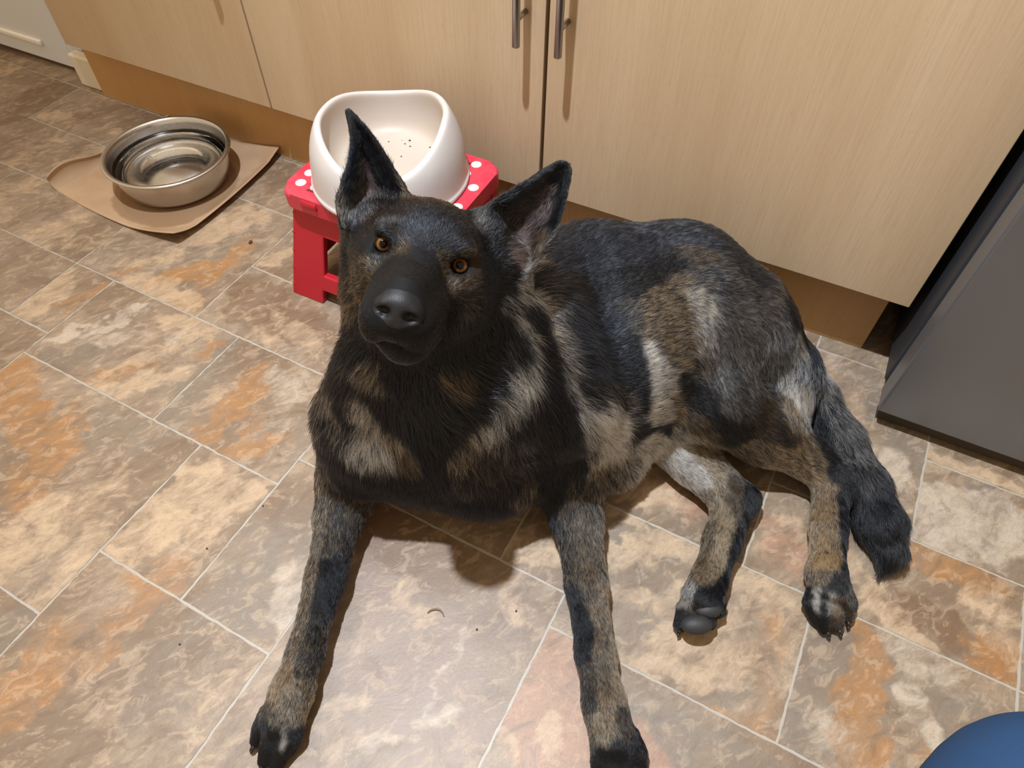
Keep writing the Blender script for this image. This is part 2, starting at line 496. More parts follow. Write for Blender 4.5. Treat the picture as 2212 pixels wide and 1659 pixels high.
for v, colr, amt in ((sepA.outputs[2], GREY, .85), (sepB.outputs[1], MAUVE, .85), (at_a.outputs['Alpha'], BROWN, .9),
                     (sepB.outputs[0], PINK, .9), (sepA.outputs[0], RUST, 0.82), (sepB.outputs[2], WHITE, .95), (sepA.outputs[1], CREAM, .95)):
    vv = t.math('MULTIPLY', v, 1.0)
    gate = t.ramp(vv, [(0.02, (0, 0, 0)), (0.25, (1, 1, 1))])
    base = t.mix(t.math('MULTIPLY', t.math('MULTIPLY', smask(vv), gate), amt), base, colr)
# fine marbling, pale crests with thin dark edges
base = t.mix(t.math('MULTIPLY', t.ramp(n3, [(0.52, (0, 0, 0)), (0.60, (1, 1, 1))]), 0.30), base, (0.60, 0.48, 0.35))
base = t.mix(t.math('MULTIPLY', t.ramp(n3, [(0.34, (1, 1, 1)), (0.46, (0, 0, 0))]), 0.38), base, (0.155, 0.105, 0.07))
base = t.mix(t.math('MULTIPLY', t.ramp(n4, [(0.35, (1, 1, 1)), (0.5, (0, 0, 0))]), 0.25), base, (0.17, 0.125, 0.09))
base = t.mix(1.0, base, (0.83, 0.775, 0.72), 'MULTIPLY')
grout = t.mix(t.math('MULTIPLY', n4, 0.5), (0.37, 0.33, 0.28), (0.29, 0.25, 0.205))
col = t.mix(at_t.outputs['Alpha'], grout, base)
t.l(col, t.b.inputs['Base Color'])
t.l(t.math('ADD', t.math('MULTIPLY', n3, 0.18), 0.36), t.b.inputs['Roughness'])
t.bump(t.math('ADD', n2, t.math('MULTIPLY', n4, 0.3)), 0.25, 0.0025)
me.materials.append(M_FLOOR)

# ------------------------------------------------------------------ wall, white door, architrave
YD = 0.9313      # front face of the cabinet doors
YP = 0.976       # front face of the plinth
bm = bmesh.new()
add_box(bm, (-2.8, 1.60, -0.02), (1.7, 1.70, 2.4))
w = obj('wall_back', bm, mat('wall_paint', (0.55, 0.47, 0.38), 0.8)); tag(w, kind='structure')
bm = bmesh.new()
add_box(bm, (-1.668, 1.045, 0), (-1.60, 1.60, 2.4))
w = obj('wall_left', bm, mat('wall_tan_paint', (0.36, 0.25, 0.18), 0.8)); tag(w, kind='structure')

# leaf of the white door, with one raised moulding, edge highlight painted in brighter white
bm = bmesh.new()
yd0 = 1.024
XR = -1.716
add_box(bm, (XR - 0.76, yd0, 0.012), (XR, yd0 + 0.035, 1.98), 0.002)
door = obj('door_1', bm, M_WHITE); tag(door, kind='structure')
pz = UY(92, 92, yd0)
bm = bmesh.new()
x1, z1 = pz[0], pz[2]
for (lo, hi) in (((x1 - .56, z1 - .007), (x1, z1 + .007)),):
    add_box(bm, (lo[0], yd0 - 0.007, lo[1]), (hi[0], yd0 + 0.001, hi[1]), 0.003)
mo = obj('door_moulding', bm, mat('moulding_highlight', (0.80, 0.79, 0.77), 0.3), door, True)
bm = bmesh.new()
add_box(bm, (XR - 0.76, yd0 + 0.006, -0.0004), (XR + .004, yd0 + 0.03, 0.011))
s = obj('door_gap_shade', bm, mat('gap_shade_brown', (0.075, 0.045, 0.03), 0.8), door)  # dark brown strip stands in for the shade under the door
# architrave and its short block against the plinth
bm = bmesh.new()
add_box(bm, (XR + 0.004, yd0 - 0.002, 0), (XR + 0.036, yd0 + 0.03, 2.0), 0.002)
add_box(bm, (XR + 0.044, yd0 - 0.008, 0), (XR + 0.066, yd0 + 0.02, 2.0), 0.002)
tr = obj('trim_1', bm, M_WHITE); tag(tr, kind='structure')
bm = bmesh.new()
add_box(bm, (XR + 0.046, YP + .012, 0), (-1.583, yd0 - 0.01, 0.078), 0.004)
tr = obj('trim_2', bm, mat('worn_white_block', (0.66, 0.60, 0.50), 0.6)); tag(tr, kind='structure')

# ------------------------------------------------------------------ base cabinets
def make_cabinet(x0, x1, label, doors, handles):
    t_ = empty('base_cabinet', ((x0 + x1) / 2, YD + 0.3, 0))
    cx = (x0 + x1) / 2
    bm = bmesh.new()
    y0 = YD + 0.0215 - (YD + 0.3); y1 = 0.27
    add_box(bm, (x0 - cx + .0006, y0, 0.152), (x0 - cx + 0.018, y1, 0.87))
    add_box(bm, (x1 - cx - 0.018, y0, 0.152), (x1 - cx - .0006, y1, 0.87))
    add_box(bm, (x0 - cx + 0.018, y0, 0.152), (x1 - cx - 0.018, y1, 0.17))
    add_box(bm, (x0 - cx + 0.018, y0, 0.85), (x1 - cx - 0.018, y1, 0.87))
    add_box(bm, (x0 - cx + 0.018, y1 - .01, 0.17), (x1 - cx - 0.018, y1, 0.85))
    obj('carcass', bm, M_CARC, t_)
    for (a, b), hx in zip(doors, handles):
        bm = bmesh.new()
        add_box(bm, (a - cx, -0.3, 0.15), (b - cx, -0.3 + 0.018, 0.868), 0.0012, 2)
        d = obj('door', bm, M_DOOR, t_)
        for s_ in (1,):
            bm = bmesh.new()
            zb, zt = 0.4115, 0.80
            yb = -0.3 - 0.031
            add_cyl(bm, (hx - cx, yb, zb), (hx - cx, yb, zt), 0.0058, 24, cap=0.001)
            for zz in (0.4495, 0.762):
                add_cyl(bm, (hx - cx, yb, zz), (hx - cx, -0.3005, zz), 0.0042, 16)
            obj('bar_handle', bm, M_STEEL, d, True)
    tag(t_, label, 'cabinet', 'beech kitchen base cabinets')
    return t_


make_cabinet(-1.560, -0.996, 'single door beech base cabinet behind the steel water bowl, next to the white door', [(-1.559, -0.9975)], [-1.029])
make_cabinet(-0.994, 0.2065, 'wide double door beech base cabinet with two upright bar handles, behind the lying dog', [(-0.993, -0.4125), (-0.4065, 0.2060)], [-0.4435, -0.3775])
bm = bmesh.new()
add_box(bm, (-1.583, YP, 0.0), (0.186, YP + 0.015, 0.1495), 0.0008, 1)
pl = obj('plinth_board', bm, M_PLINTH)
tag(pl, 'long beech kickboard under both base cabinets, set back on the floor', 'plinth')

# small dark marks and chips on the right door
# ------------------------------------------------------------------ fridge
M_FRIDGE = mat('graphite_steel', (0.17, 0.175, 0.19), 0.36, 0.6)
t = NT(M_FRIDGE)
nz = t.noise(t.coords((1, 1, 1)), 6, 3, 0.5)
t.l(t.math('ADD', t.math('MULTIPLY', nz, 0.16), 0.30), t.b.inputs['Roughness'])
t.bump(t.noise(t.coords((0.03, 1, 1)), 1500, 2), 0.12, 0.0002)
fx, fy = 0.2225, 0.8175
fr = empty('fridge', (fx + 0.3, fy + 0.33, 0))
tag(fr, 'tall graphite grey fridge standing right of the beech cabinets', 'fridge')
bm = bmesh.new()
add_box(bm, (-0.3, -0.33, 0.036), (0.3, -0.33 + 0.052, 1.5), 0.004, 3)
obj('fridge_door', bm, M_FRIDGE, fr, False)
bm = bmesh.new()
add_box(bm, (-0.292, -0.277, 0.045), (0.292, -0.262, 1.49))
obj('door_seal', bm, mat('grey_gasket', (0.42, 0.45, 0.47), 0.6), fr)
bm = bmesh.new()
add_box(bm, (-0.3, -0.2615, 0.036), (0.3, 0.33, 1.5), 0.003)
obj('fridge_body', bm, mat('gap_dark_fridge_side', (0.022, 0.024, 0.03), 0.5), fr)  # near-black colour paints the dark gap between fridge and cabinets
bm = bmesh.new()
add_box(bm, (-0.292, -0.312, 0.004), (0.292, -0.29, 0.0355))
obj('kick_strip', bm, mat('brown_black_plastic', (0.035, 0.025, 0.015), 0.7), fr)
for sx in (-0.27, 0.27):
    bm = bmesh.new()
    add_cyl(bm, (sx, -0.2, 0.0), (sx, -0.2, 0.036), 0.018, 20, 0.012)
    obj('levelling_foot', bm, mat('blue_black_plastic', (0.03, 0.05, 0.08), 0.5), fr, True)
# ------------------------------------------------------------------ cardboard sheet under the water bowl
M_CARD = mat('brown_cardboard', (0.36, 0.235, 0.14), 0.85, spec=0.2)
t = NT(M_CARD)
cn = t.noise(t.coords((1, 1, 1)), 14, 4, 0.5)
cf = t.noise(t.coords((1, 6, 1)), 260, 3, 0.6)
c = t.mix(t.ramp(cn, [(0.35, (0, 0, 0)), (0.7, (1, 1, 1))]), (0.375, 0.245, 0.15), (0.44, 0.31, 0.20))
c = t.mix(t.math('MULTIPLY', cf, 0.25), c, (0.27, 0.17, 0.10))
# darker round patch, centred slightly off the bowl
tc = t.n('ShaderNodeTexCoord')
sx = t.n('ShaderNodeSeparateXYZ'); t.l(tc.outputs['Object'], sx.inputs[0])
BW = (-1.187, 0.804)
dx = t.math('SUBTRACT', sx.outputs[0], BW[0] + 0.012); dy = t.math('SUBTRACT', sx.outputs[1], BW[1] - 0.022)
rr = t.math('SQRT', t.math('ADD', t.math('MULTIPLY', dx, dx), t.math('MULTIPLY', dy, dy)))
rr = t.math('ADD', rr, t.math('MULTIPLY', t.math('SUBTRACT', cn, 0.5), 0.03))
c = t.mix(t.ramp(rr, [(0.124, (0.75, 0.75, 0.75)), (0.127, (0, 0, 0))]), c, (0.22, 0.13, 0.07))
t.l(c, t.b.inputs['Base Color'])
bm = bmesh.new()
L_, B_, R_, T_ = (np.array(v) for v in ((-1.385, 0.662), (-1.040, 0.646), (-1.050, 0.978), (-1.352, 0.966)))
N = 44
grid = {}
for i in range(N + 9):          # s: from the curled L-T edge (negative) to the B-R edge
    for j in range(N + 1):
        s_ = (i - 8) / N
        u = j / N                # along L->T / B->R
        ss = max(s_, 0)
        p = (L_ * (1 - u) + T_ * u) * (1 - ss) + (B_ * (1 - u) + R_ * u) * ss
        # slightly bowed edges
        p = p + np.array([0, -0.012 * 4 * ss * (1 - ss)]) * (1 - u) + np.array([0.010 * 4 * u * (1 - u), 0]) * ss
        e_ = min(1, max(0, (0.15 - u) / 0.15) + max(0, (u - .84) / .16))
        s0 = 0.90 - 0.30 * e_
        z = 0.0008 + (0.017 + .008 * e_) * max(0, (ss - s0) / (1 - s0)) ** 1.4
        z += 0.008 * max(0, (0.12 - u) / 0.12) ** 2 * ss
        if s_ < 0:
            q = -s_ * N / 8.0
            d = (L_ - B_) / np.linalg.norm(L_ - B_)
            ang = q * 2.35
            rad = 0.0075 + 0.0095 * max(0, 1 - (u / .62) ** 2) + .0015 * math.sin(14 * u)
            p = p + d * rad * math.sin(ang)
            z = 0.0008 + rad * (1 - math.cos(ang)) * (1.0 + .25 * math.sin(9 * u))
        grid[i, j] = bm.verts.new((p[0], p[1], z))
for i in range(N + 8):
    for j in range(N):
        bm.faces.new((grid[i, j], grid[i + 1, j], grid[i + 1, j + 1], grid[i, j + 1]))
card = obj('cardboard_sheet', bm, M_CARD, None, True)
sm = card.modifiers.new('thick', 'SOLIDIFY'); sm.thickness = 0.0022; sm.offset = 1.0
tag(card, 'flattened piece of brown cardboard with a curled edge under the steel bowl', 'cardboard')

# ------------------------------------------------------------------ steel water bowl
M_BOWL = mat('worn_stainless_steel', (0.56, 0.55, 0.54), 0.27, 1.0)
t = NT(M_BOWL)
nb = t.noise(t.coords((1, 1, 1)), 30, 4, 0.6)
t.l(t.math('ADD', t.math('MULTIPLY', nb, 0.16), 0.20), t.b.inputs['Roughness'])
bm = bmesh.new()
prof = [(0, 0.006), (0.060, 0.006), (0.064, 0.0028), (0.094, 0.0026), (0.1005, 0.004), (0.1065, 0.011), (0.1115, 0.030), (0.1165, 0.058), (0.1180, 0.0655), (0.1205, 0.0672), (0.1250, 0.0668),
        (0.1268, 0.0680), (0.1268, 0.0700), (0.1245, 0.0716), (0.1195, 0.0714), (0.1165, 0.0690), (0.1150, 0.058), (0.1100, 0.030), (0.1050, 0.0125), (0.0990, 0.0060), (0.092, 0.0042), (0.066, 0.0042), (0.062, 0.0076), (0, 0.0076)]
add_lathe(bm, prof, 128)
bw = obj('steel_bowl', bm, M_BOWL, None, True)
bw.location = (BW[0], BW[1], 0.0035)
tag(bw, 'round stainless steel dog bowl holding water, on the cardboard sheet', 'bowl')
m = mat('clear_water', (1, 1, 1), 0.0)
m.node_tree.nodes['Principled BSDF'].inputs['Transmission Weight'].default_value = 1.0
m.node_tree.nodes['Principled BSDF'].inputs['IOR'].default_value = 1.33
bm = bmesh.new()
add_lathe(bm, [(0, 0.0474), (0.110, 0.0474), (0.1128, 0.0480), (0.1091, 0.029), (0.1043, 0.0130), (0.0985, 0.0066), (0.092, 0.0048), (0.066, 0.0048), (0.062, 0.0082), (0, 0.0082)], 96)
wt = obj('water', bm, m, None, True)
wt.location = bw.location
tag(wt, 'clear water filling the steel bowl to about two thirds', 'water', kind='stuff')

# ------------------------------------------------------------------ red folding stool
M_RED = mat('red_plastic', (0.40, 0.008, 0.022), 0.38)
t = NT(M_RED)
t.bump(t.noise(t.coords(), 900, 2), 0.12, 0.0004)
M_REDTOP = mat('scuffed_red_plastic', (0.66, 0.05, 0.085), 0.45)
t = NT(M_REDTOP)
rn = t.noise(t.coords(), 25, 5, 0.7)
t.l(t.mix(t.ramp(rn, [(0.40, (0, 0, 0)), (0.72, (1, 1, 1))]), (0.50, 0.018, 0.045), (0.52, 0.06, 0.085)), t.b.inputs['Base Color'])
M_DOT = mat('cream_rubber_dot', (0.58, 0.56, 0.47), 0.6)
SX0, SX1, SY0, SY1, SZ = -0.747, -0.455, 0.662, 0.884, 0.22
st = empty('folding_stool', ((SX0 + SX1) / 2, (SY0 + SY1) / 2, 0))
tag(st, 'red plastic folding step stool with pale dots, between the dog and the cabinets', 'stool')
scx, scy = (SX0 + SX1) / 2, (SY0 + SY1) / 2


def rounded_slab(bm, x0, x1, y0, y1, z0, z1, r, bev):
    pts = []
    for cx_, cy_, a0 in ((x1 - r, y1 - r, 0), (x0 + r, y1 - r, 90), (x0 + r, y0 + r, 180), (x1 - r, y0 + r, 270)):
        for k in range(9):
            a = math.radians(a0 + k * 90 / 8)
            pts.append((cx_ + r * math.cos(a), cy_ + r * math.sin(a)))
    lo = [bm.verts.new((p[0], p[1], z0)) for p in pts]
    hi = [bm.verts.new((p[0], p[1], z1)) for p in pts]
    n = len(pts)
    bm.faces.new(lo[::-1])
    top = bm.faces.new(hi)
    for i in range(n):
        bm.faces.new((lo[i], lo[(i + 1) % n], hi[(i + 1) % n], hi[i]))
    bmesh.ops.bevel(bm, geom=list(top.edges), offset=bev, segments=4, affect='EDGES', profile=0.5)


bm = bmesh.new()
# two halves meeting at the fold line
rounded_slab(bm, SX0 - scx, SX1 - scx, SY0 - scy, SY1 - scy, 0.192, SZ, 0.026, 0.007)
obj('stool_top', bm, M_REDTOP, st, False)
# hinge lugs along the front and back rims
for (lx, w_) in ((-0.086, 0.030), (-0.030, 0.030), (0.045, 0.030), (0.095, 0.030)):
    for sy in (-1, 1):
        bm = bmesh.new()
        y_ = sy * ((SY1 - SY0) / 2 - 0.007)
        add_cyl(bm, (lx - w_ / 2, y_, 0.2095), (lx + w_ / 2, y_, 0.2095), 0.0105, 20, cap=0.001)
        obj('hinge_lug', bm, M_RED, st, True)
        bm = bmesh.new()
        add_box(bm, (lx - w_ / 2 - .002, y_ - sy * 0.0145 - .002, 0.2185), (lx + w_ / 2 + .002, y_ - sy * 0.0145 + .002, 0.2206))
        obj('hinge_slot_shade', bm, mat('slot_shadow_red', (0.12, 0.005, 0.01), 0.7), st)  # dark red strip painted as the shade inside the hinge slot


def plate(bm, outline, holes, T, th):
    """extruded plate with window holes; T maps (u, v, w) -> xyz"""
    us = sorted({p for q in outline + holes for p in (q[0], q[1])})
    vs = sorted({p for q in outline + holes for p in (q[2], q[3])})
    nu, nv = len(us) - 1, len(vs) - 1

    def solid(i, j):
        if not (0 <= i < nu and 0 <= j < nv): return False
        cu, cv = (us[i] + us[i + 1]) / 2, (vs[j] + vs[j + 1]) / 2
        inside = any(o[0] < cu < o[1] and o[2] < cv < o[3] for o in outline)
        return inside and not any(h[0] < cu < h[1] and h[2] < cv < h[3] for h in holes)
    vert = {}

    def vtx(i, j, k):
        if (i, j, k) not in vert: vert[i, j, k] = bm.verts.new(T(us[i], vs[j], th * k))
        return vert[i, j, k]
    for i in range(nu):
        for j in range(nv):
            if not solid(i, j): continue
            bm.faces.new([vtx(*q) for q in ((i, j, 0), (i + 1, j, 0), (i + 1, j + 1, 0), (i, j + 1, 0))])
            bm.faces.new([vtx(*q) for q in ((i, j + 1, 1), (i + 1, j + 1, 1), (i + 1, j, 1), (i, j, 1))])
            for di, dj, a, b in ((-1, 0, (i, j + 1), (i, j)), (1, 0, (i + 1, j), (i + 1, j + 1)), (0, -1, (i, j), (i + 1, j)), (0, 1, (i + 1, j + 1), (i, j + 1))):
                if not solid(i + di, j + dj):
                    bm.faces.new([vtx(*a, 0), vtx(*b, 0), vtx(*b, 1), vtx(*a, 1)])


def flare(u, v, zt=0.196):
    return 1.0 + 0.26 * (1 - v / zt)


HT = 0.196
for sy in (-1, 1):
    def T(u, v, w, sy=sy):
        k = (1 - v / HT)
        return (u * (0.136 + 0.030 * k) / 0.118, sy * (0.093 + 0.036 * k) - sy * w, v)
    bm = bmesh.new()
    plate(bm, [(-0.118, 0.118, 0, HT)], [(-0.067, 0.067, 0.062, 0.140), (-0.070, 0.070, -1 + 1, 0.030)], T, 0.013)
    bmesh.ops.remove_doubles(bm, verts=bm.verts, dist=1e-5)
    lp = obj('leg_panel', bm, M_RED, st)
    bv = lp.modifiers.new('bevel', 'BEVEL'); bv.width = 0.0025; bv.segments = 3; bv.limit_method = 'ANGLE'
    # moulded notches up both edges of the panel
    for s in (-1, 1):
        for k in range(5):
            v0 = 0.010 + k * 0.037
            bm = bmesh.new()
            k2 = 1 - (v0 + .013) / HT
            xm = s * (0.1362 + 0.030 * k2)
            ym = sy * (0.093 + 0.036 * k2)
            add_box(bm, (min(xm - s * .006, xm + s * .0002), min(ym - sy * .011, ym + sy * .0012), v0), (max(xm - s * .006, xm + s * .0002), max(ym - sy * .011, ym + sy * .0012), v0 + .013), 0.0008, 1)
            obj('moulded_rib', bm, M_RED, lp)
for sx in (-1, 1):
    def T(u, v, w, sx=sx):
        k = (1 - v / HT)
        return (sx * (0.133 + 0.030 * k) - sx * w, u * (0.080 + 0.036 * k) / 0.080, v)
    bm = bmesh.new()
    plate(bm, [(-0.080, 0.080, 0, HT)], [(-0.045, 0.045, 0.062, 0.130), (-0.045, 0.045, 0, 0.030)], T, 0.010)
    lp = obj('leg_panel', bm, M_RED, st)
    bv = lp.modifiers.new('bevel', 'BEVEL'); bv.width = 0.002; bv.segments = 2; bv.limit_method = 'ANGLE'
for (dx_, dy_) in [(-.7265, .721), (-.7234, .6936), (-.695, .6945), (-.698, .7485), (-.6675, .722), (-.728, .776), (-.700, .803), (-.728, .830), (-.4963, .8644), (-.500, .8350), (-.526, .8500), (-.4975, .781), (-.471, .808), (-.498, .727), (-.528, .700), (-.470, .754), (-.470, .700)]:
    bm = bmesh.new()
    add_cyl(bm, (dx_ - scx, dy_ - scy, SZ - 0.002), (dx_ - scx, dy_ - scy, SZ + 0.0012), 0.0088, 28, cap=0.0006)
    obj('grip_dot', bm, M_DOT, st, False)

# ------------------------------------------------------------------ white plastic food bowl
M_WBOWL = mat('white_matt_plastic', (0.70, 0.64, 0.60), 0.52)
t = NT(M_WBOWL)
tc = t.n('ShaderNodeTexCoord')
ln = t.n('ShaderNodeVectorMath', operation='LENGTH'); t.l(tc.outputs['Object'], ln.inputs[0])
gn = t.noise(t.coords(), 16, 5, 0.65)
g2 = t.noise(t.coords(), 70, 5, 0.7)
sx_ = t.n('ShaderNodeSeparateXYZ'); t.l(tc.outputs['Object'], sx_.inputs[0])
r2 = t.math('SQRT', t.math('ADD', t.math('MULTIPLY', sx_.outputs[0], sx_.outputs[0]), t.math('MULTIPLY', sx_.outputs[1], sx_.outputs[1])))
ins = t.ramp(r2, [(0.091, (1, 1, 1)), (0.097, (0, 0, 0))])       # dirty film of food on the inside of the basin
c = t.mix(t.math('MULTIPLY', ins, 0.85), (0.50, 0.465, 0.455), t.mix(gn, (0.40, 0.325, 0.26), (0.46, 0.385, 0.32)))
c = t.mix(t.math('MULTIPLY', t.ramp(g2, [(0.62, (0, 0, 0)), (0.75, (1, 1, 1))]), 0.15), c, (0.40, 0.30, 0.22))
t.l(c, t.b.inputs['Base Color'])
t.bump(g2, 0.08, 0.0006)
WB = (-0.605, 0.776)
# (radius, height, how much the wave lifts it)
prof = [(0.1265, 0.000, 0), (0.1275, 0.003, 0), (0.1265, 0.007, 0), (0.1245, 0.008, 0), (0.1240, 0.011, 0), (0.1225, 0.022, .2), (0.1200, 0.038, .5), (0.1165, 0.052, .8), (0.1130, 0.062, 1),
        (0.1110, 0.0670, 1), (0.1085, 0.0695, 1), (0.1050, 0.0703, 1), (0.1010, 0.0695, 1), (0.0985, 0.066, 1), (0.0965, 0.058, .85), (0.0935, 0.046, .55), (0.0890, 0.036, .25), (0.080, 0.029, 0), (0.068, 0.026, 0), (0.035, 0.025, 0), (0, 0.025, 0)]
bm = bmesh.new()
n = 144
rings = []
A0 = math.radians(27)
for r, z, k in prof:
    if r == 0:
        rings.append([bm.verts.new((0, 0, z))]); continue
    ring = []
    for i in range(n):
        a = 2 * PI * i / n
        df = abs((a - A0 + PI / 2 + PI) % (2 * PI) - PI)      # angle from the low front of the rim
        db = PI - df
        lowf = 0.5 + 0.5 * math.cos(min(PI, df / math.radians(84) * PI)) if df < math.radians(84) else 0
        lowb = 0.5 + 0.5 * math.cos(min(PI, db / math.radians(62) * PI)) if db < math.radians(62) else 0
        wv = 1 - 1.28 * lowf ** 0.8 - 0.50 * lowb + 0.10 * math.cos(a - A0)
        zz = z + k * 0.0355 * wv
        taper = 1 - 2.0 * k * max(0, zz - 0.062)
        ring.append(bm.verts.new((r * taper * math.cos(a), r * taper * math.sin(a), zz)))
    rings.append(ring)
for k in range(len(rings) - 1):
    A, B = rings[k], rings[k + 1]
    for i in range(n):
        j = (i + 1) % n
        if len(B) == 1: bm.faces.new((A[i], A[j], B[0]))
        else: bm.faces.new((A[i], A[j], B[j], B[i]))
wb = obj('food_bowl', bm, M_WBOWL, None, True)
sd = wb.modifiers.new('sub', 'SUBSURF'); sd.levels = 1; sd.render_levels = 1
wb.location = (WB[0], WB[1], SZ + 0.0012)
tag(wb, 'deep white plastic dog bowl with a wavy rim, on the red stool', 'bowl')

# ------------------------------------------------------------------ crumbs on the floor and in the food bowl
M_CRUMB = mat('dark_kibble', (0.05, 0.03, 0.018), 0.8)


def crumb(loc, r, label, seed, group=None):
    rg = random.Random(seed)
    bm = bmesh.new()
    bmesh.ops.create_icosphere(bm, subdivisions=2, radius=1)
    for v in bm.verts:
        k = 1 + 0.25 * (rg.random() - .5)
        v.co = Vector((v.co.x * r * 1.3 * k, v.co.y * r * k, v.co.z * r * .6 * k))
    o = obj('crumb', bm, M_CRUMB, None, True)
    o.location = loc
    o.rotation_euler.z = rg.random() * 3
    tag(o, label, 'crumb', group)
    return o


p = U(541, 523, 0.002); crumb(p, 0.0036, 'dark brown crumb on the floor tile between the cardboard and the stool', 3)
rg = random.Random(5)
CP = [(-.003, .052), (.008, .050), (-.035, -.030), (.012, -.010), (.020, -.024), (.002, -.028), (.022, -.020), (.018, -.047), (.040, .060), (.000, .062), (.055, .045), (.010, .020), (-.03, .045), (-.012, .058)]
for k, (ax_, ay_) in enumerate(CP):
    r_ = math.hypot(ax_, ay_)
    z_ = 0.0255 if r_ < 0.062 else 0.0275
    crumb((WB[0] + ax_, WB[1] + ay_, SZ + 0.0012 + z_), 0.0011 + 0.0005 * rg.random(), 'tiny dark crumb left in the white food bowl', 20 + k, 'crumbs in the white food bowl')
# curled pale husk between the forelegs
bm = bmesh.new()
c0 = U(943, 1323, 0.0)
path = []
for k in range(13):
    a = math.radians(165 - k * 13)
    q = U(943 + 18 * math.cos(a) - 2, 1328 - 12 * math.sin(a) + (0 if k < 9 else (k - 8) * 1.5), 0.0018)
    path.append(q)
for k in range(12):
    w0 = 0.0009 * math.sin(PI * (k + .5) / 13) + 0.0004
    w1 = 0.0009 * math.sin(PI * (k + 1.5) / 13) + 0.0004
    add_cyl(bm, path[k], path[k + 1], w0, 10, w1)
hk = obj('claw_husk', bm, mat('husk_brown', (0.20, 0.13, 0.07), 0.6), None, True)
tag(hk, 'small curved claw husk lying on the tile between the forelegs', 'debris')
for k, (px, py) in enumerate([(568, 1093), (447, 1185), (1030, 1360), (1115, 1320), (388, 1392)]):
    p = U(px, py, 0.0006)
    crumb(p, 0.0013, ['black speck on the mauve tile beside the left foreleg in the photo', 'black speck on the cream tile left of the dog', 'black speck on the tile right of the claw husk, nearer the camera', 'black speck right of the claw husk, level with it', 'dark speck on the brown tile at the lower left'][k], 50 + k)

# ------------------------------------------------------------------ the photographer's knee in jeans
M_JEAN = mat('blue_denim', (0.022, 0.06, 0.16), 0.9, spec=0.2)
t = NT(M_JEAN)
j1 = t.noise(t.coords((1, 1, 1)), 1500, 2, 0.5)
j2 = t.noise(t.coords((1, 1, 1)), 22, 4, 0.6)
t.l(t.mix(t.math('MULTIPLY', j1, 0.8), t.mix(j2, (0.007, 0.026, 0.075), (0.016, 0.048, 0.12)), (0.028, 0.068, 0.145)), t.b.inputs['Base Color'])
t.bump(j1, 0.3, 0.0006)
bm = bmesh.new()
K_ = U(2285, 1765, .385)
spine = [((K_[0] + .10, K_[1] - .01, 0.03), 0.060), ((K_[0] + .09, K_[1] + .005, 0.15), 0.064), ((K_[0] + .065, K_[1] + .015, 0.26), 0.070), ((K_[0] + .030, K_[1] + .012, 0.345), 0.075), ((K_[0], K_[1] - .01, .392), .078),
         ((K_[0] - .022, K_[1] - .06, 0.415), 0.083), ((K_[0] - .04, K_[1] - .15, 0.43), 0.090), ((K_[0] - .06, K_[1] - .27, 0.44), 0.098), ((K_[0] - .08, K_[1] - .38, 0.44), 0.100)]
rings = []
nn_ = 40
for k, (c_, r_) in enumerate(spine):
    a_ = Vector(spine[max(k - 1, 0)][0]); b_ = Vector(spine[min(k + 1, len(spine) - 1)][0])
    q_ = (b_ - a_).normalized().to_track_quat('Z', 'X')
    rings.append([bm.verts.new(Vector(c_) + q_ @ Vector((r_ * (1 + .025 * math.sin(5 * 2 * PI * i / nn_ + k * 1.9)) * math.cos(2 * PI * i / nn_), r_ * math.sin(2 * PI * i / nn_), 0))) for i in range(nn_)])
for k in range(len(rings) - 1):
    for i in range(nn_):
        bm.faces.new((rings[k][i], rings[k][(i + 1) % nn_], rings[k + 1][(i + 1) % nn_], rings[k + 1][i]))
bm.faces.new(rings[0][::-1]); bm.faces.new(rings[-1])
kn = obj('person', bm, M_JEAN, None, True)
sd = kn.modifiers.new('sub', 'SUBSURF'); sd.levels = 1; sd.render_levels = 2
tag(kn, "person's bent knee in blue denim jeans at the lower right corner", 'person')
# ------------------------------------------------------------------ the dog: one continuous body surface from blended tapered volumes
HB = np.array([[0.92272374, 0.38467404, -0.02463301], [0.30994396, -0.70243868, 0.64071417], [-0.22916293, 0.59883703, 0.76738424]])
HP = np.array([-0.29821872, 0.40905269, 0.46465665])


def Hd(x, y, z):
    """head frame in cm: x towards the dog's left, y towards the nose, z towards the crown"""
    return HB @ (np.array([x, y, z]) * 0.01) + HP


def Hq(px, py, yl):
    """point seen at a photograph pixel, yl cm along the nose axis of the head"""
    d = RC.T @ np.array([(px - 1106) / F_PX, (py - 829.5) / F_PX, 1.0])
    o = np.array([0, 0, CAM_H]) - HP
    t_ = (yl * 0.01 - o @ HB[:, 1]) / (d @ HB[:, 1])
    return np.array([0, 0, CAM_H]) + d * t_


def Hv(x, y, z):
    return HB @ np.array([x, y, z], float)


PRIMS = []   # dict(kind, geometry, k, op, flow, fur length, group)


def rc(a, b, ra, rb, k=0.02, fur=0.012, flow=None, op='+', grp='body'):
    a, b = np.array(a, float), np.array(b, float)
    fl = (b - a) if flow is None else np.array(flow, float)
    fl = fl / (np.linalg.norm(fl) + 1e-9)
    PRIMS.append(dict(t='rc', a=a, b=b, ra=ra, rb=rb, k=k, fur=fur, flow=fl, op=op, grp=grp))


def el(c, r, axes=None, k=0.02, fur=0.012, flow=(0, 0, -1), op='+', grp='body'):
    A = np.eye(3) if axes is None else np.array(axes, float)
    fl = np.array(flow, float)
    PRIMS.append(dict(t='el', c=np.array(c, float), r=np.array(r, float), A=A, k=k, fur=fur, flow=fl / (np.linalg.norm(fl) + 1e-9), op=op, grp=grp))


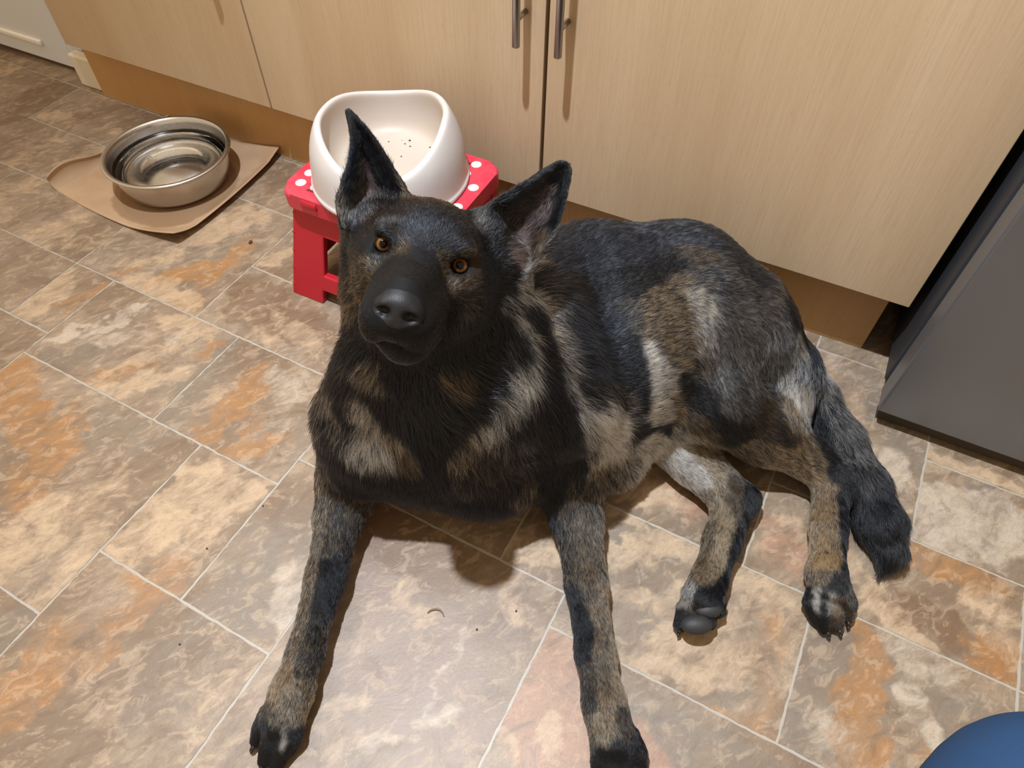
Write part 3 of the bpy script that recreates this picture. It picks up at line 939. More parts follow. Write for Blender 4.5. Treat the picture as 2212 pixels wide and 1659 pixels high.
def hel(c, r, k=0.01, fur=0.006, flow=(0, -1, 0), op='+', rot=None):
    A = HB.copy()
    if rot is not None:
        A = HB @ np.array(Matrix.Rotation(math.radians(rot[1]), 3, rot[0]))
    el(Hd(*c), np.array(r) * 0.01, A, k, fur, Hv(*flow), op, 'head')


def hrc(a, b, ra, rb, k=0.01, fur=0.006, flow=(0, -1, 0), op='+'):
    rc(Hd(*a), Hd(*b), ra * 0.01, rb * 0.01, k, fur, Hv(*flow), op, 'head')


# ---- trunk
rc(U(1090, 810, .19), U(1310, 752, .155), .122, .132, .03, .013)
rc(U(1310, 742, .160), U(1465, 698, .153), .140, .130, .03, .012)
rc(U(1465, 698, .153), U(1570, 728, .13), .130, .100, .03, .012)
rc(U(1570, 728, .13), U(1655, 795, .10), .100, .056, .03, .013)
rc(U(1090, 670, .26), U(1250, 610, .22), .075, .080, .04, .014)             # withers
rc(U(1320, 598, .215), U(1455, 600, .205), .064, .066, .05, .012)         # top of the back
# chest, throat and neck
rc(U(960, 850, .19), U(1090, 810, .18), .108, .118, .04, .026, flow=(.3, .1, -1))
el(U(888, 930, .135), (.090, .080, .105), None, .035, .030, (-.1, -.15, -1))
el(U(1010, 985, .105), (.105, .075, .075), None, .035, .022, (0, -.2, -1))
rc(Hd(0, -7.5, -4), U(985, 790, .25), .066, .092, .035, .028, flow=(.15, .2, -1))
rc(U(985, 760, .28), U(1100, 680, .25), .085, .085, .04, .026)
# ruff: thick collar of long hair on both cheeks and shoulders
rc(U(820, 750, .33), U(768, 885, .19), .038, .045, .03, .030, flow=(-.35, -.1, -1))
rc(U(1095, 680, .35), U(1120, 830, .26), .036, .050, .03, .032, flow=(.5, .3, -1))
rc(U(1120, 830, .26), U(1010, 970, .17), .050, .040, .03, .030, flow=(-.1, -.1, -1))
rc(U(1190, 690, .29), U(1235, 880, .22), .040, .050, .03, .026, flow=(.3, .3, -1))   # shoulder roll
# belly edge behind the elbow
rc(U(1270, 900, .12), U(1310, 965, .07), .080, .055, .03, .022, flow=(.3, .3, -1))
rc(U(1300, 985, .052), U(1362, 905, .062), .046, .050, .035, .018, flow=(.3, .3, -1))
# ---- forelegs
rc(U(1140, 900, .16), U(1225, 1025, .075), .078, .046, .03, .016, flow=(0, -.2, -1))
rc(U(1225, 1035, .065), U(1247, 1120, .048), .046, .032, .02, .012)
rc(U(1247, 1120, .048), U(1266, 1260, .042), .032, .025, .015, .009)
rc(U(1266, 1260, .042), U(1286, 1410, .036), .025, .0225, .012, .008)
rc(U(1286, 1410, .036), U(1305, 1520, .032), .0225, .0235, .012, .007)
rc(U(1305, 1520, .032), U(1324, 1595, .029), .0235, .027, .012, .007)
rc(U(800, 950, .14), U(762, 1030, .065), .068, .044, .03, .018, flow=(0, -.2, -1))
rc(U(762, 1030, .060), U(735, 1110, .046), .044, .031, .02, .012)
rc(U(735, 1110, .046), U(703, 1250, .040), .031, .0235, .015, .009)
rc(U(703, 1250, .040), U(660, 1410, .034), .0235, .0205, .012, .008)
rc(U(660, 1410, .034), U(633, 1490, .030), .0205, .0230, .012, .007)
rc(U(633, 1490, .030), U(610, 1555, .027), .0235, .0255, .012, .007)


def paw(toes, r0, r1, grp, k=0.006, fur=0.004):
    """each toe arches up over its knuckle and down to the nail"""
    for (a, m_, b) in toes:
        rc(a, m_, r0, r0 * 0.98, k, fur, grp='paw')
        rc(m_, b, r0 * 0.98, r1, k * .7, fur, grp='paw')


PAWS = []
PAWS.append([(U(638, 1550, .025), U(634, 1590, .025), U(625, 1618, .012)), (U(616, 1565, .029), U(609, 1612, .026), U(600, 1650, .012)),
             (U(595, 1560, .027), U(582, 1608, .025), U(573, 1642, .012)), (U(580, 1540, .023), U(566, 1572, .021), U(556, 1600, .011))])
PAWS.append([(U(1300, 1600, .026), U(1295, 1640, .024), U(1293, 1670, .013)), (U(1322, 1610, .030), U(1325, 1665, .027), U(1326, 1700, .013)),
             (U(1345, 1605, .030), U(1356, 1655, .026), U(1360, 1690, .013)), (U(1362, 1590, .025), U(1378, 1625, .024), U(1384, 1655, .013))])
for P_ in PAWS: paw(P_, .0116, .0092, 'paw', .0028)
# ---- hind leg on top (the dog's left)
rc(U(1600, 740, .14), U(1478, 722, .195), .080, .072, .012, .011, flow=(-.2, -.5, -.8))
rc(U(1478, 722, .195), U(1530, 855, .135), .072, .062, .012, .010)
rc(U(1682, 815, .09), U(1660, 900, .09), .058, .050, .03, .020)
rc(U(1530, 855, .135), U(1650, 930, .085), .062, .044, .02, .011)
rc(U(1650, 935, .085), U(1745, 988, .06), .044, .030, .02, .009)
rc(U(1745, 988, .06), U(1800, 1035, .048), .030, .026, .015, .008)
rc(U(1805, 1020, .045), U(1812, 1050, .042), .022, .022, .010, .007)
rc(U(1795, 1045, .044), U(1790, 1140, .038), .025, .0225, .012, .007)
rc(U(1790, 1140, .038), U(1785, 1240, .032), .0225, .0225, .012, .007)
rc(U(1785, 1240, .031), U(1791, 1272, .028), .0240, .0255, .012, .006)
PAWS.append([(U(1763, 1268, .025), U(1752, 1302, .024), U(1762, 1336, .012)), (U(1780, 1275, .030), U(1776, 1325, .026), U(1781, 1356, .012)),
             (U(1803, 1275, .030), U(1806, 1322, .026), U(1808, 1352, .012)), (U(1820, 1268, .026), U(1834, 1302, .023), U(1831, 1334, .012))])
paw(PAWS[-1], .0112, .0090, 'paw', .0025)
# ---- hind leg underneath (the dog's right), sole turned up
rc(U(1400, 800, .10), U(1425, 905, .075), .060, .048, .03, .014, flow=(.1, -.2, -1))
rc(U(1418, 925, .055), U(1500, 995, .045), .042, .035, .012, .009)
rc(U(1500, 995, .045), U(1580, 1075, .038), .035, .029, .012, .008)
rc(U(1580, 1075, .038), U(1612, 1078, .034), .027, .021, .010, .007, flow=(.2, -.8, -.3))
rc(U(1585, 1090, .036), U(1560, 1170, .032), .029, .0235, .012, .007)
rc(U(1560, 1170, .032), U(1533, 1250, .030), .0235, .0215, .012, .007)
rc(U(1533, 1250, .030), U(1517, 1290, .030), .0220, .0270, .012, .006)
PAWS.append([(U(1497, 1285, .024), U(1478, 1315, .022), U(1470, 1350, .016)), (U(1508, 1300, .025), U(1500, 1335, .026), U(1505, 1352, .024)),
             (U(1520, 1300, .027), U(1530, 1328, .028), U(1533, 1345, .027)), (U(1538, 1285, .026), U(1550, 1305, .027), U(1552, 1320, .026))])
paw(PAWS[-1], .0112, .0098, 'paw', .0028)
# ---- tail
TAIL = [(1712, 790, .080, .032), (1758, 855, .060, .028), (1812, 950, .045, .030), (1862, 1050, .038, .031), (1902, 1130, .034, .028), (1922, 1190, .026, .017), (1905, 1235, .012, .005)]
for (a, b) in zip(TAIL[:-1], TAIL[1:]):
    rc(U(*a[:3]), U(*b[:3]), a[3], b[3], .015, .020 if b[1] < 1230 else .020, grp='tail')

# ---- head (cm, in the head frame)
hel((0, -5.8, .1), (6.0, 7.4, 5.0), .02, .008)
hel((0, -2.6, 1.1), (4.8, 4.4, 3.0), .015, .006)
for s in (-1, 1):
    hel((4.6 if s > 0 else -3.0, -3.6, -3.6), (3.2, 4.8, 4.0), .02, .010, (0, -1, -.4))          # cheek
    hrc((s * 3.3, .6, -2.2), (s * 5.7 if s > 0 else -5.0, -4.5, -1.2), 1.7, 2.2, .015, .007)          # cheek bone
    hel((s * 3.1, .0, 1.7), (1.7, 1.3, 1.0), .010, .006, (s * .5, -1, .5))         # brow
    hrc((s * 1.5, 3.2, -3.8), (s * 1.35, 8.5, -4.6), 2.3, 1.95, .012, .0045)     # upper lip side
    hrc((s * 2.0, 2.0, -5.7), (s * 1.65, 7.6, -5.95), 1.85, 1.5, .010, .0042)         # flews
    hrc((6.2 if s > 0 else -4.1, -5.5, -5.5), (5.6 if s > 0 else -3.9, -8.5, -7.5), 2.6, 3.0, .02, .022, (s * .5, -1, -.8))  # fur of the jaw angle
hrc((0, 1.0, -1.0), (0, 9.0, -2.55), 2.35, 1.75, .014, .0045)                      # bridge of the nose
hrc((0, 4.0, -3.8), (0, 9.2, -4.4), 2.4, 1.9, .010, .0042)
hrc((.6, -3.0, -7.0), (.8, 5.6, -7.0), 3.3, 2.1, .014, .006)                        # lower jaw
hel((.8, 6.7, -7.35), (1.9, 1.6, 1.25), .008, .004)                                  # chin
hel((0, -6.5, -7.5), (5.2, 5.0, 3.6), .03, .020, (0, -.7, -1))                     # throat
# muscle and fur at the ear roots, temples
rc(Hq(805, 485, -10), Hq(815, 490, -7.5), .032, .026, .02, .010, flow=(-.3, .4, .6), grp='head')
rc(Hq(1085, 555, -11), Hq(1070, 560, -8), .032, .028, .02, .012, flow=(.6, .3, .3), grp='head')
rc(Hq(1052, 492, -9), Hq(1042, 492, -7), .020, .020, .015, .008, flow=(.4, .3, .5), grp='head')
rc(Hq(790, 540, -8), Hq(792, 600, -8), .022, .022, .02, .014, flow=(-.5, .2, -.4), grp='head')
rc(Hq(1085, 590, -8), Hq(1070, 640, -7), .026, .026, .02, .020, flow=(.5, .2, -.6), grp='head')
# mouth line
for s in (-1, 1):
    hrc((s * 3.9, 1.5, -7.4), (s * 3.0, 6.6, -7.3), .08, .08, .004, .003, op='-')
    hrc((s * 3.0, 6.6, -7.3), (s * .3, 8.9, -6.9), .08, .08, .004, .003, op='-')
# nose leather
hel((0, 10.2, -3.1), (1.65, 1.3, 1.2), .005, 0.0)
hel((0, 10.3, -4.15), (1.1, .95, 1.0), .006, 0.0)
for s in (-1, 1):
    hel((s * 1.1, 10.3, -3.6), (.88, 1.0, .98), .004, 0.0)
    hel((s * .95, 11.25, -3.9), (.50, .95, .50), .002, 0.0, op='-', rot=('Z', s * 20))
    hrc((s * 1.2, 11.15, -3.85), (s * 1.95, 10.5, -3.95), .24, .14, .002, 0.0, op='-')
hrc((0, 11.6, -3.9), (0, 10.9, -5.5), .10, .10, .002, 0.0, op='-')
# eye sockets
EYE = 3.72
for s in (-1, 1):
    hel((s * EYE, 1.1, -.02), (1.02, 1.5, .90), .0035, .004, op='-', rot=('Y', s * 12))

# ---- ears: bent thick sheets, rows from base to tip, each row (outer edge, fold of the back, inner edge)
def ear_pts(rows, nu=26, nv=40):
    rows = [np.array(r, float) for r in rows]
    n = len(rows)
    out = []
    for iv in range(nv + 1):
        t_ = iv / nv * (n - 1)
        i = min(int(t_), n - 2)
        f = t_ - i
        P0, P1, P2, P3 = rows[max(i - 1, 0)], rows[i], rows[i + 1], rows[min(i + 2, n - 1)]
        R = 0.5 * ((2 * P1) + (P2 - P0) * f + (2 * P0 - 5 * P1 + 4 * P2 - P3) * f * f + (3 * P1 - P0 - 3 * P2 + P3) * f ** 3)
        for iu in range(nu + 1):
            u = iu / nu
            out.append(R[0] * (1 - u) ** 2 + R[1] * 2 * u * (1 - u) + R[2] * u * u)
    return np.array(out)


def hrow(a, b, c):
    return [Hd(*a), Hd(*b), Hd(*c)]


def qrow(a, ya, b, yb, m_, ym):
    return [Hq(a[0], a[1], ya), Hq(m_[0], m_[1], ym), Hq(b[0], b[1], yb)]


# rows from base to tip: (edge away from the crown, edge towards the crown, fold of the back)
EAR_L = [qrow((742, 492), -5.0, (885, 432), -5.2, (800, 445), -12.5),
         qrow((730, 440), -5.0, (870, 400), -5.6, (795, 405), -12.5),
         qrow((741, 396), -5.2, (848, 366), -6.0, (795, 375), -11.5),
         qrow((757, 345), -5.6, (824, 326), -6.4, (790, 330), -10.0),
         qrow((761, 300), -6.2, (796, 286), -6.8, (780, 290), -8.8),
         qrow((751, 243), -7.0, (757, 243), -7.0, (754, 243), -7.6)]
EAR_R = [qrow((1118, 606), -6.0, (1035, 480), -5.4, (1085, 535), -13.0),
         qrow((1147, 583), -6.0, (1056, 444), -5.8, (1110, 505), -13.0),
         qrow((1170, 541), -6.2, (1100, 416), -6.4, (1145, 470), -12.4),
         qrow((1196, 500), -6.6, (1145, 389), -7.0, (1180, 435), -11.6),
         qrow((1213, 455), -7.2, (1183, 364), -7.6, (1205, 400), -10.6),
         qrow((1226, 402), -7.8, (1207, 352), -8.0, (1222, 372), -9.6),
         qrow((1231, 372), -8.2, (1222, 354), -8.3, (1230, 360), -9.0)]
EARS = [ear_pts(EAR_L), ear_pts(EAR_R)]
EAR_R_TH = 0.0030


# ---- field evaluation on a rectilinear grid, finer round the head
def axis(segs):
    out = [segs[0][0]]
    for (a, b, h_) in segs:
        n_ = max(1, int(round((b - a) / h_)))
        out += list(np.linspace(a, b, n_ + 1)[1:])
    return np.array(out)


GX = axis([(-.56, -.43, .005), (-.43, -.12, .0022), (-.12, .34, .005)])
GY = axis([(-.03, .29, .005), (.29, .56, .0022), (.56, .95, .005)])
GZ = axis([(-.004, .33, .005), (.33, .62, .0022)])
Fd = np.full((len(GX), len(GY), len(GZ)), 0.2, np.float32)


def sdf_prim(p, X, Y, Z):
    if p['t'] == 'rc':
        a, b = p['a'], p['b']
        ba = b - a
        l2 = ba @ ba
        t_ = ((X - a[0]) * ba[0] + (Y - a[1]) * ba[1] + (Z - a[2]) * ba[2]) / max(l2, 1e-12)
        t_ = np.clip(t_, 0, 1)
        dx_, dy_, dz_ = X - a[0] - t_ * ba[0], Y - a[1] - t_ * ba[1], Z - a[2] - t_ * ba[2]
        return np.sqrt(dx_ * dx_ + dy_ * dy_ + dz_ * dz_) - (p['ra'] + (p['rb'] - p['ra']) * t_)
    A, c, r = p['A'], p['c'], p['r']
    q = [((X - c[0]) * A[0, i] + (Y - c[1]) * A[1, i] + (Z - c[2]) * A[2, i]) / r[i] for i in range(3)]
    k0 = np.sqrt(q[0] ** 2 + q[1] ** 2 + q[2] ** 2)
    k1 = np.sqrt((q[0] / r[0]) ** 2 + (q[1] / r[1]) ** 2 + (q[2] / r[2]) ** 2)
    return k0 * (k0 - 1.0) / np.maximum(k1, 1e-6)


def bounds(p, m_):
    if p['t'] == 'rc':
        R_ = max(p['ra'], p['rb']) + m_
        return np.minimum(p['a'], p['b']) - R_, np.maximum(p['a'], p['b']) + R_
    R_ = max(p['r']) + m_
    return p['c'] - R_, p['c'] + R_


def sub(lo, hi):
    s = []
    for G, l, h_ in zip((GX, GY, GZ), lo, hi):
        i0 = max(np.searchsorted(G, l) - 1, 0)
        i1 = min(np.searchsorted(G, h_) + 1, len(G))
        s.append(slice(i0, i1))
    return tuple(s)


def smin(a, b, k):
    h_ = np.maximum(k - np.abs(a - b), 0) / k
    return np.minimum(a, b) - h_ * h_ * k * 0.25


for p in [q for q in PRIMS if q['op'] == '+' and q['fur'] > 0]:
    s = sub(*bounds(p, p['k'] + .012))
    X, Y, Z = GX[s[0]][:, None, None], GY[s[1]][None, :, None], GZ[s[2]][None, None, :]
    Fd[s] = smin(Fd[s], sdf_prim(p, X, Y, Z).astype(np.float32), p['k'])
for E_ in EARS:
    s = sub(E_.min(0) - .02, E_.max(0) + .02)
    gx, gy, gz = np.meshgrid(GX[s[0]], GY[s[1]], GZ[s[2]], indexing='ij')
    Q = np.stack([gx.ravel(), gy.ravel(), gz.ravel()], 1).astype(np.float32)
    E32 = E_.astype(np.float32)
    e2 = (E32 ** 2).sum(1)
    D = np.empty(len(Q), np.float32)
    for i in range(0, len(Q), 20000):
        q_ = Q[i:i + 20000]
        D[i:i + 20000] = np.sqrt(np.maximum(((q_ ** 2).sum(1)[:, None] + e2[None] - 2 * q_ @ E32.T).min(1), 0))
    D = D.reshape(gx.shape) - EAR_R_TH
    Fd[s] = smin(Fd[s], D, .009)
for p in [q for q in PRIMS if q['op'] == '+' and q['fur'] == 0] + [q for q in PRIMS if q['op'] == '-']:
    s = sub(*bounds(p, p['k'] + .012))
    X, Y, Z = GX[s[0]][:, None, None], GY[s[1]][None, :, None], GZ[s[2]][None, None, :]
    d_ = sdf_prim(p, X, Y, Z).astype(np.float32)
    if p['op'] == '+': Fd[s] = smin(Fd[s], d_, p['k'])
    else: Fd[s] = -smin(-Fd[s], d_, p['k'])
# rest on the floor: nothing below z = 1 mm
Fd = np.maximum(Fd, (0.0015 - GZ)[None, None, :].astype(np.float32))


def surface_nets(F, GX, GY, GZ):
    S = F < 0
    c = [F[i:F.shape[0] - 1 + i, j:F.shape[1] - 1 + j, k:F.shape[2] - 1 + k] for i in (0, 1) for j in (0, 1) for k in (0, 1)]
    cnt = sum((q < 0).astype(np.int8) for q in c)
    act = (cnt > 0) & (cnt < 8)
    I = np.argwhere(act)
    idx = -np.ones(act.shape, np.int32)
    idx[act] = np.arange(len(I))
    v = np.stack([q[act] for q in c], 1)
    P = np.zeros((len(I), 3)); W = np.zeros(len(I))
    offs = [(i, j, k) for i in (0, 1) for j in (0, 1) for k in (0, 1)]
    for a in range(8):
        for b in range(a + 1, 8):
            if sum(abs(offs[a][i] - offs[b][i]) for i in range(3)) != 1: continue
            m_ = (v[:, a] < 0) != (v[:, b] < 0)
            t_ = v[:, a] / (v[:, a] - v[:, b] + 1e-20)
            for ax in range(3):
                P[:, ax] += np.where(m_, offs[a][ax] + (offs[b][ax] - offs[a][ax]) * t_, 0)
            W += m_
    P /= W[:, None]
    G = (GX, GY, GZ)
    out = np.stack([G[ax][I[:, ax]] + P[:, ax] * (G[ax][I[:, ax] + 1] - G[ax][I[:, ax]]) for ax in range(3)], 1)
    quads = []
    for ax in range(3):
        sl0 = [slice(None)] * 3; sl1 = [slice(None)] * 3
        sl0[ax] = slice(0, -1); sl1[ax] = slice(1, None)
        cr = S[tuple(sl0)] != S[tuple(sl1)]
        E_ = np.argwhere(cr)
        o1, o2 = [(1, 2), (2, 0), (0, 1)][ax]
        ok = (E_[:, o1] > 0) & (E_[:, o2] > 0) & (E_[:, o1] < F.shape[o1] - 1) & (E_[:, o2] < F.shape[o2] - 1)
        E_ = E_[ok]
        ins = S[E_[:, 0], E_[:, 1], E_[:, 2]]
        q = []
        for (d1, d2) in ((-1, -1), (0, -1), (0, 0), (-1, 0)):
            J = E_.copy(); J[:, o1] += d1; J[:, o2] += d2
            q.append(idx[J[:, 0], J[:, 1], J[:, 2]])
        q = np.stack(q, 1)
        q[~ins] = q[~ins][:, ::-1]
        quads.append(q)
    return out, np.concatenate(quads)


DV, DF = surface_nets(Fd, GX, GY, GZ)


def vertex_smooth(V, Fq, it, lam=0.5):
    n_ = len(V)
    e = np.concatenate([Fq[:, [0, 1]], Fq[:, [1, 2]], Fq[:, [2, 3]], Fq[:, [3, 0]]])
    e = np.concatenate([e, e[:, ::-1]])
    deg = np.bincount(e[:, 0], minlength=n_).astype(float)
    for _ in range(it):
        A_ = np.stack([np.bincount(e[:, 0], weights=V[e[:, 1], i], minlength=n_) for i in range(3)], 1) / deg[:, None]
        V = V + lam * (A_ - V)
    return V


DV = vertex_smooth(DV, DF, 2, 0.4)
DV[:, 2] = np.maximum(DV[:, 2], 0.001)
fn = np.cross(DV[DF[:, 2]] - DV[DF[:, 0]], DV[DF[:, 3]] - DV[DF[:, 1]])
DN = np.zeros_like(DV)
for i in range(4):
    for ax in range(3):
        DN[:, ax] += np.bincount(DF[:, i], weights=fn[:, ax], minlength=len(DV))
DN /= np.linalg.norm(DN, axis=1)[:, None] + 1e-12

# ---- hair length and lie at every vertex, from the nearest volumes
wsum = np.zeros(len(DV)); LEN = np.zeros(len(DV)); FLOW = np.zeros((len(DV), 3)); NOSE = np.zeros(len(DV)); SOCK = np.zeros(len(DV)); PAWW = np.zeros(len(DV))
for p in PRIMS:
    if p['op'] == '-': continue
    lo, hi = bounds(p, .06)
    m_ = np.all((DV > lo) & (DV < hi), axis=1)
    d_ = np.abs(sdf_prim(p, DV[m_, 0], DV[m_, 1], DV[m_, 2]))
    w_ = np.exp(-d_ / .006) + 1e-9
    wsum[m_] += w_; LEN[m_] += w_ * p['fur']; FLOW[m_] += w_[:, None] * p['flow']
    if p['grp'] == 'paw': PAWW[m_] += w_
EARW = np.zeros(len(DV)); EARIN = np.zeros(len(DV))
for ei, (E_, rows) in enumerate(zip(EARS, (EAR_L, EAR_R))):
    m_ = np.where(np.all((DV > E_.min(0) - .01) & (DV < E_.max(0) + .01), axis=1))[0]
    q_ = DV[m_]
    dd = np.sqrt(np.maximum((q_ ** 2).sum(1)[:, None] + (E_ ** 2).sum(1)[None] - 2 * q_ @ E_.T, 0))
    j = dd.argmin(1); dm = dd.min(1)
    w_ = np.clip(1.6 - dm / .006, 0, 1)
    EARW[m_] = np.maximum(EARW[m_], w_)
    tip = np.array(rows[-1]).mean(0); bas = np.array(rows[0]).mean(0)
    fl = (tip - bas) / np.linalg.norm(tip - bas)
    # inside of the ear faces the middle of its opening
    nv_, nu_ = 40, 26
    rowi = np.minimum(j // (nu_ + 1), nv_)
    mouth = np.array([0.5 * (E_[r * (nu_ + 1)] + E_[r * (nu_ + 1) + nu_]) for r in range(nv_ + 1)])
    inn = ((mouth[rowi] + HB[:, 1] * .01 - q_) * DN[m_]).sum(1) > 0.0
    EARIN[m_] = np.where(inn, w_, 0)
    L_e = np.where(inn, .011 * np.clip(1.25 - rowi / nv_, .15, 1), .0035 + .006 * np.clip(.35 - rowi / nv_, 0, 1))
    LEN[m_] = LEN[m_] / np.maximum(wsum[m_], 1e-9) * wsum[m_] * (1 - w_) + L_e * w_ * np.maximum(wsum[m_], 1e-6)
    FLOW[m_] = FLOW[m_] * (1 - w_)[:, None] + fl * (w_ * np.maximum(wsum[m_], 1e-6))[:, None]
    wsum[m_] = np.maximum(wsum[m_], 1e-6)
LEN /= wsum; PAWW /= wsum
FLOW /= np.linalg.norm(FLOW, axis=1)[:, None] + 1e-9
eyec = [Hd(s * EYE, -.62, 0) for s in (-1, 1)]
EYED = np.minimum(*[np.linalg.norm(DV - e, axis=1) for e in eyec])

sN = np.full(len(DV), 1.0)
for p in [q for q in PRIMS if q['fur'] == 0 and q['op'] == '+']:
    sN = np.minimum(sN, sdf_prim(p, DV[:, 0], DV[:, 1], DV[:, 2]))
NOSE = np.clip((0.0016 - sN) / 0.0012, 0, 1) * (sN < .0016)
near_n = np.linalg.norm(DV - Hd(0, 11.2, -3.6), axis=1) < .014      # inside the nostrils
NOSE = np.maximum(NOSE, near_n * 1.0)
# ---- coat colours, B with a blue sheen painted in: where each lies on the body (photo pixel, colour, share of black hairs)
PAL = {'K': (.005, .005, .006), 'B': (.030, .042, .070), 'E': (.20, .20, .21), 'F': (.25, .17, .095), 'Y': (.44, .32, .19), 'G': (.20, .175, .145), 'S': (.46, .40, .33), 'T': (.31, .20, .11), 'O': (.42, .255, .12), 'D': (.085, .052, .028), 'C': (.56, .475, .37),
       'W': (.62, .57, .51), 'P': (.17, .115, .105), 'H': (.17, .105, .052), 'N': (.013, .013, .016)}
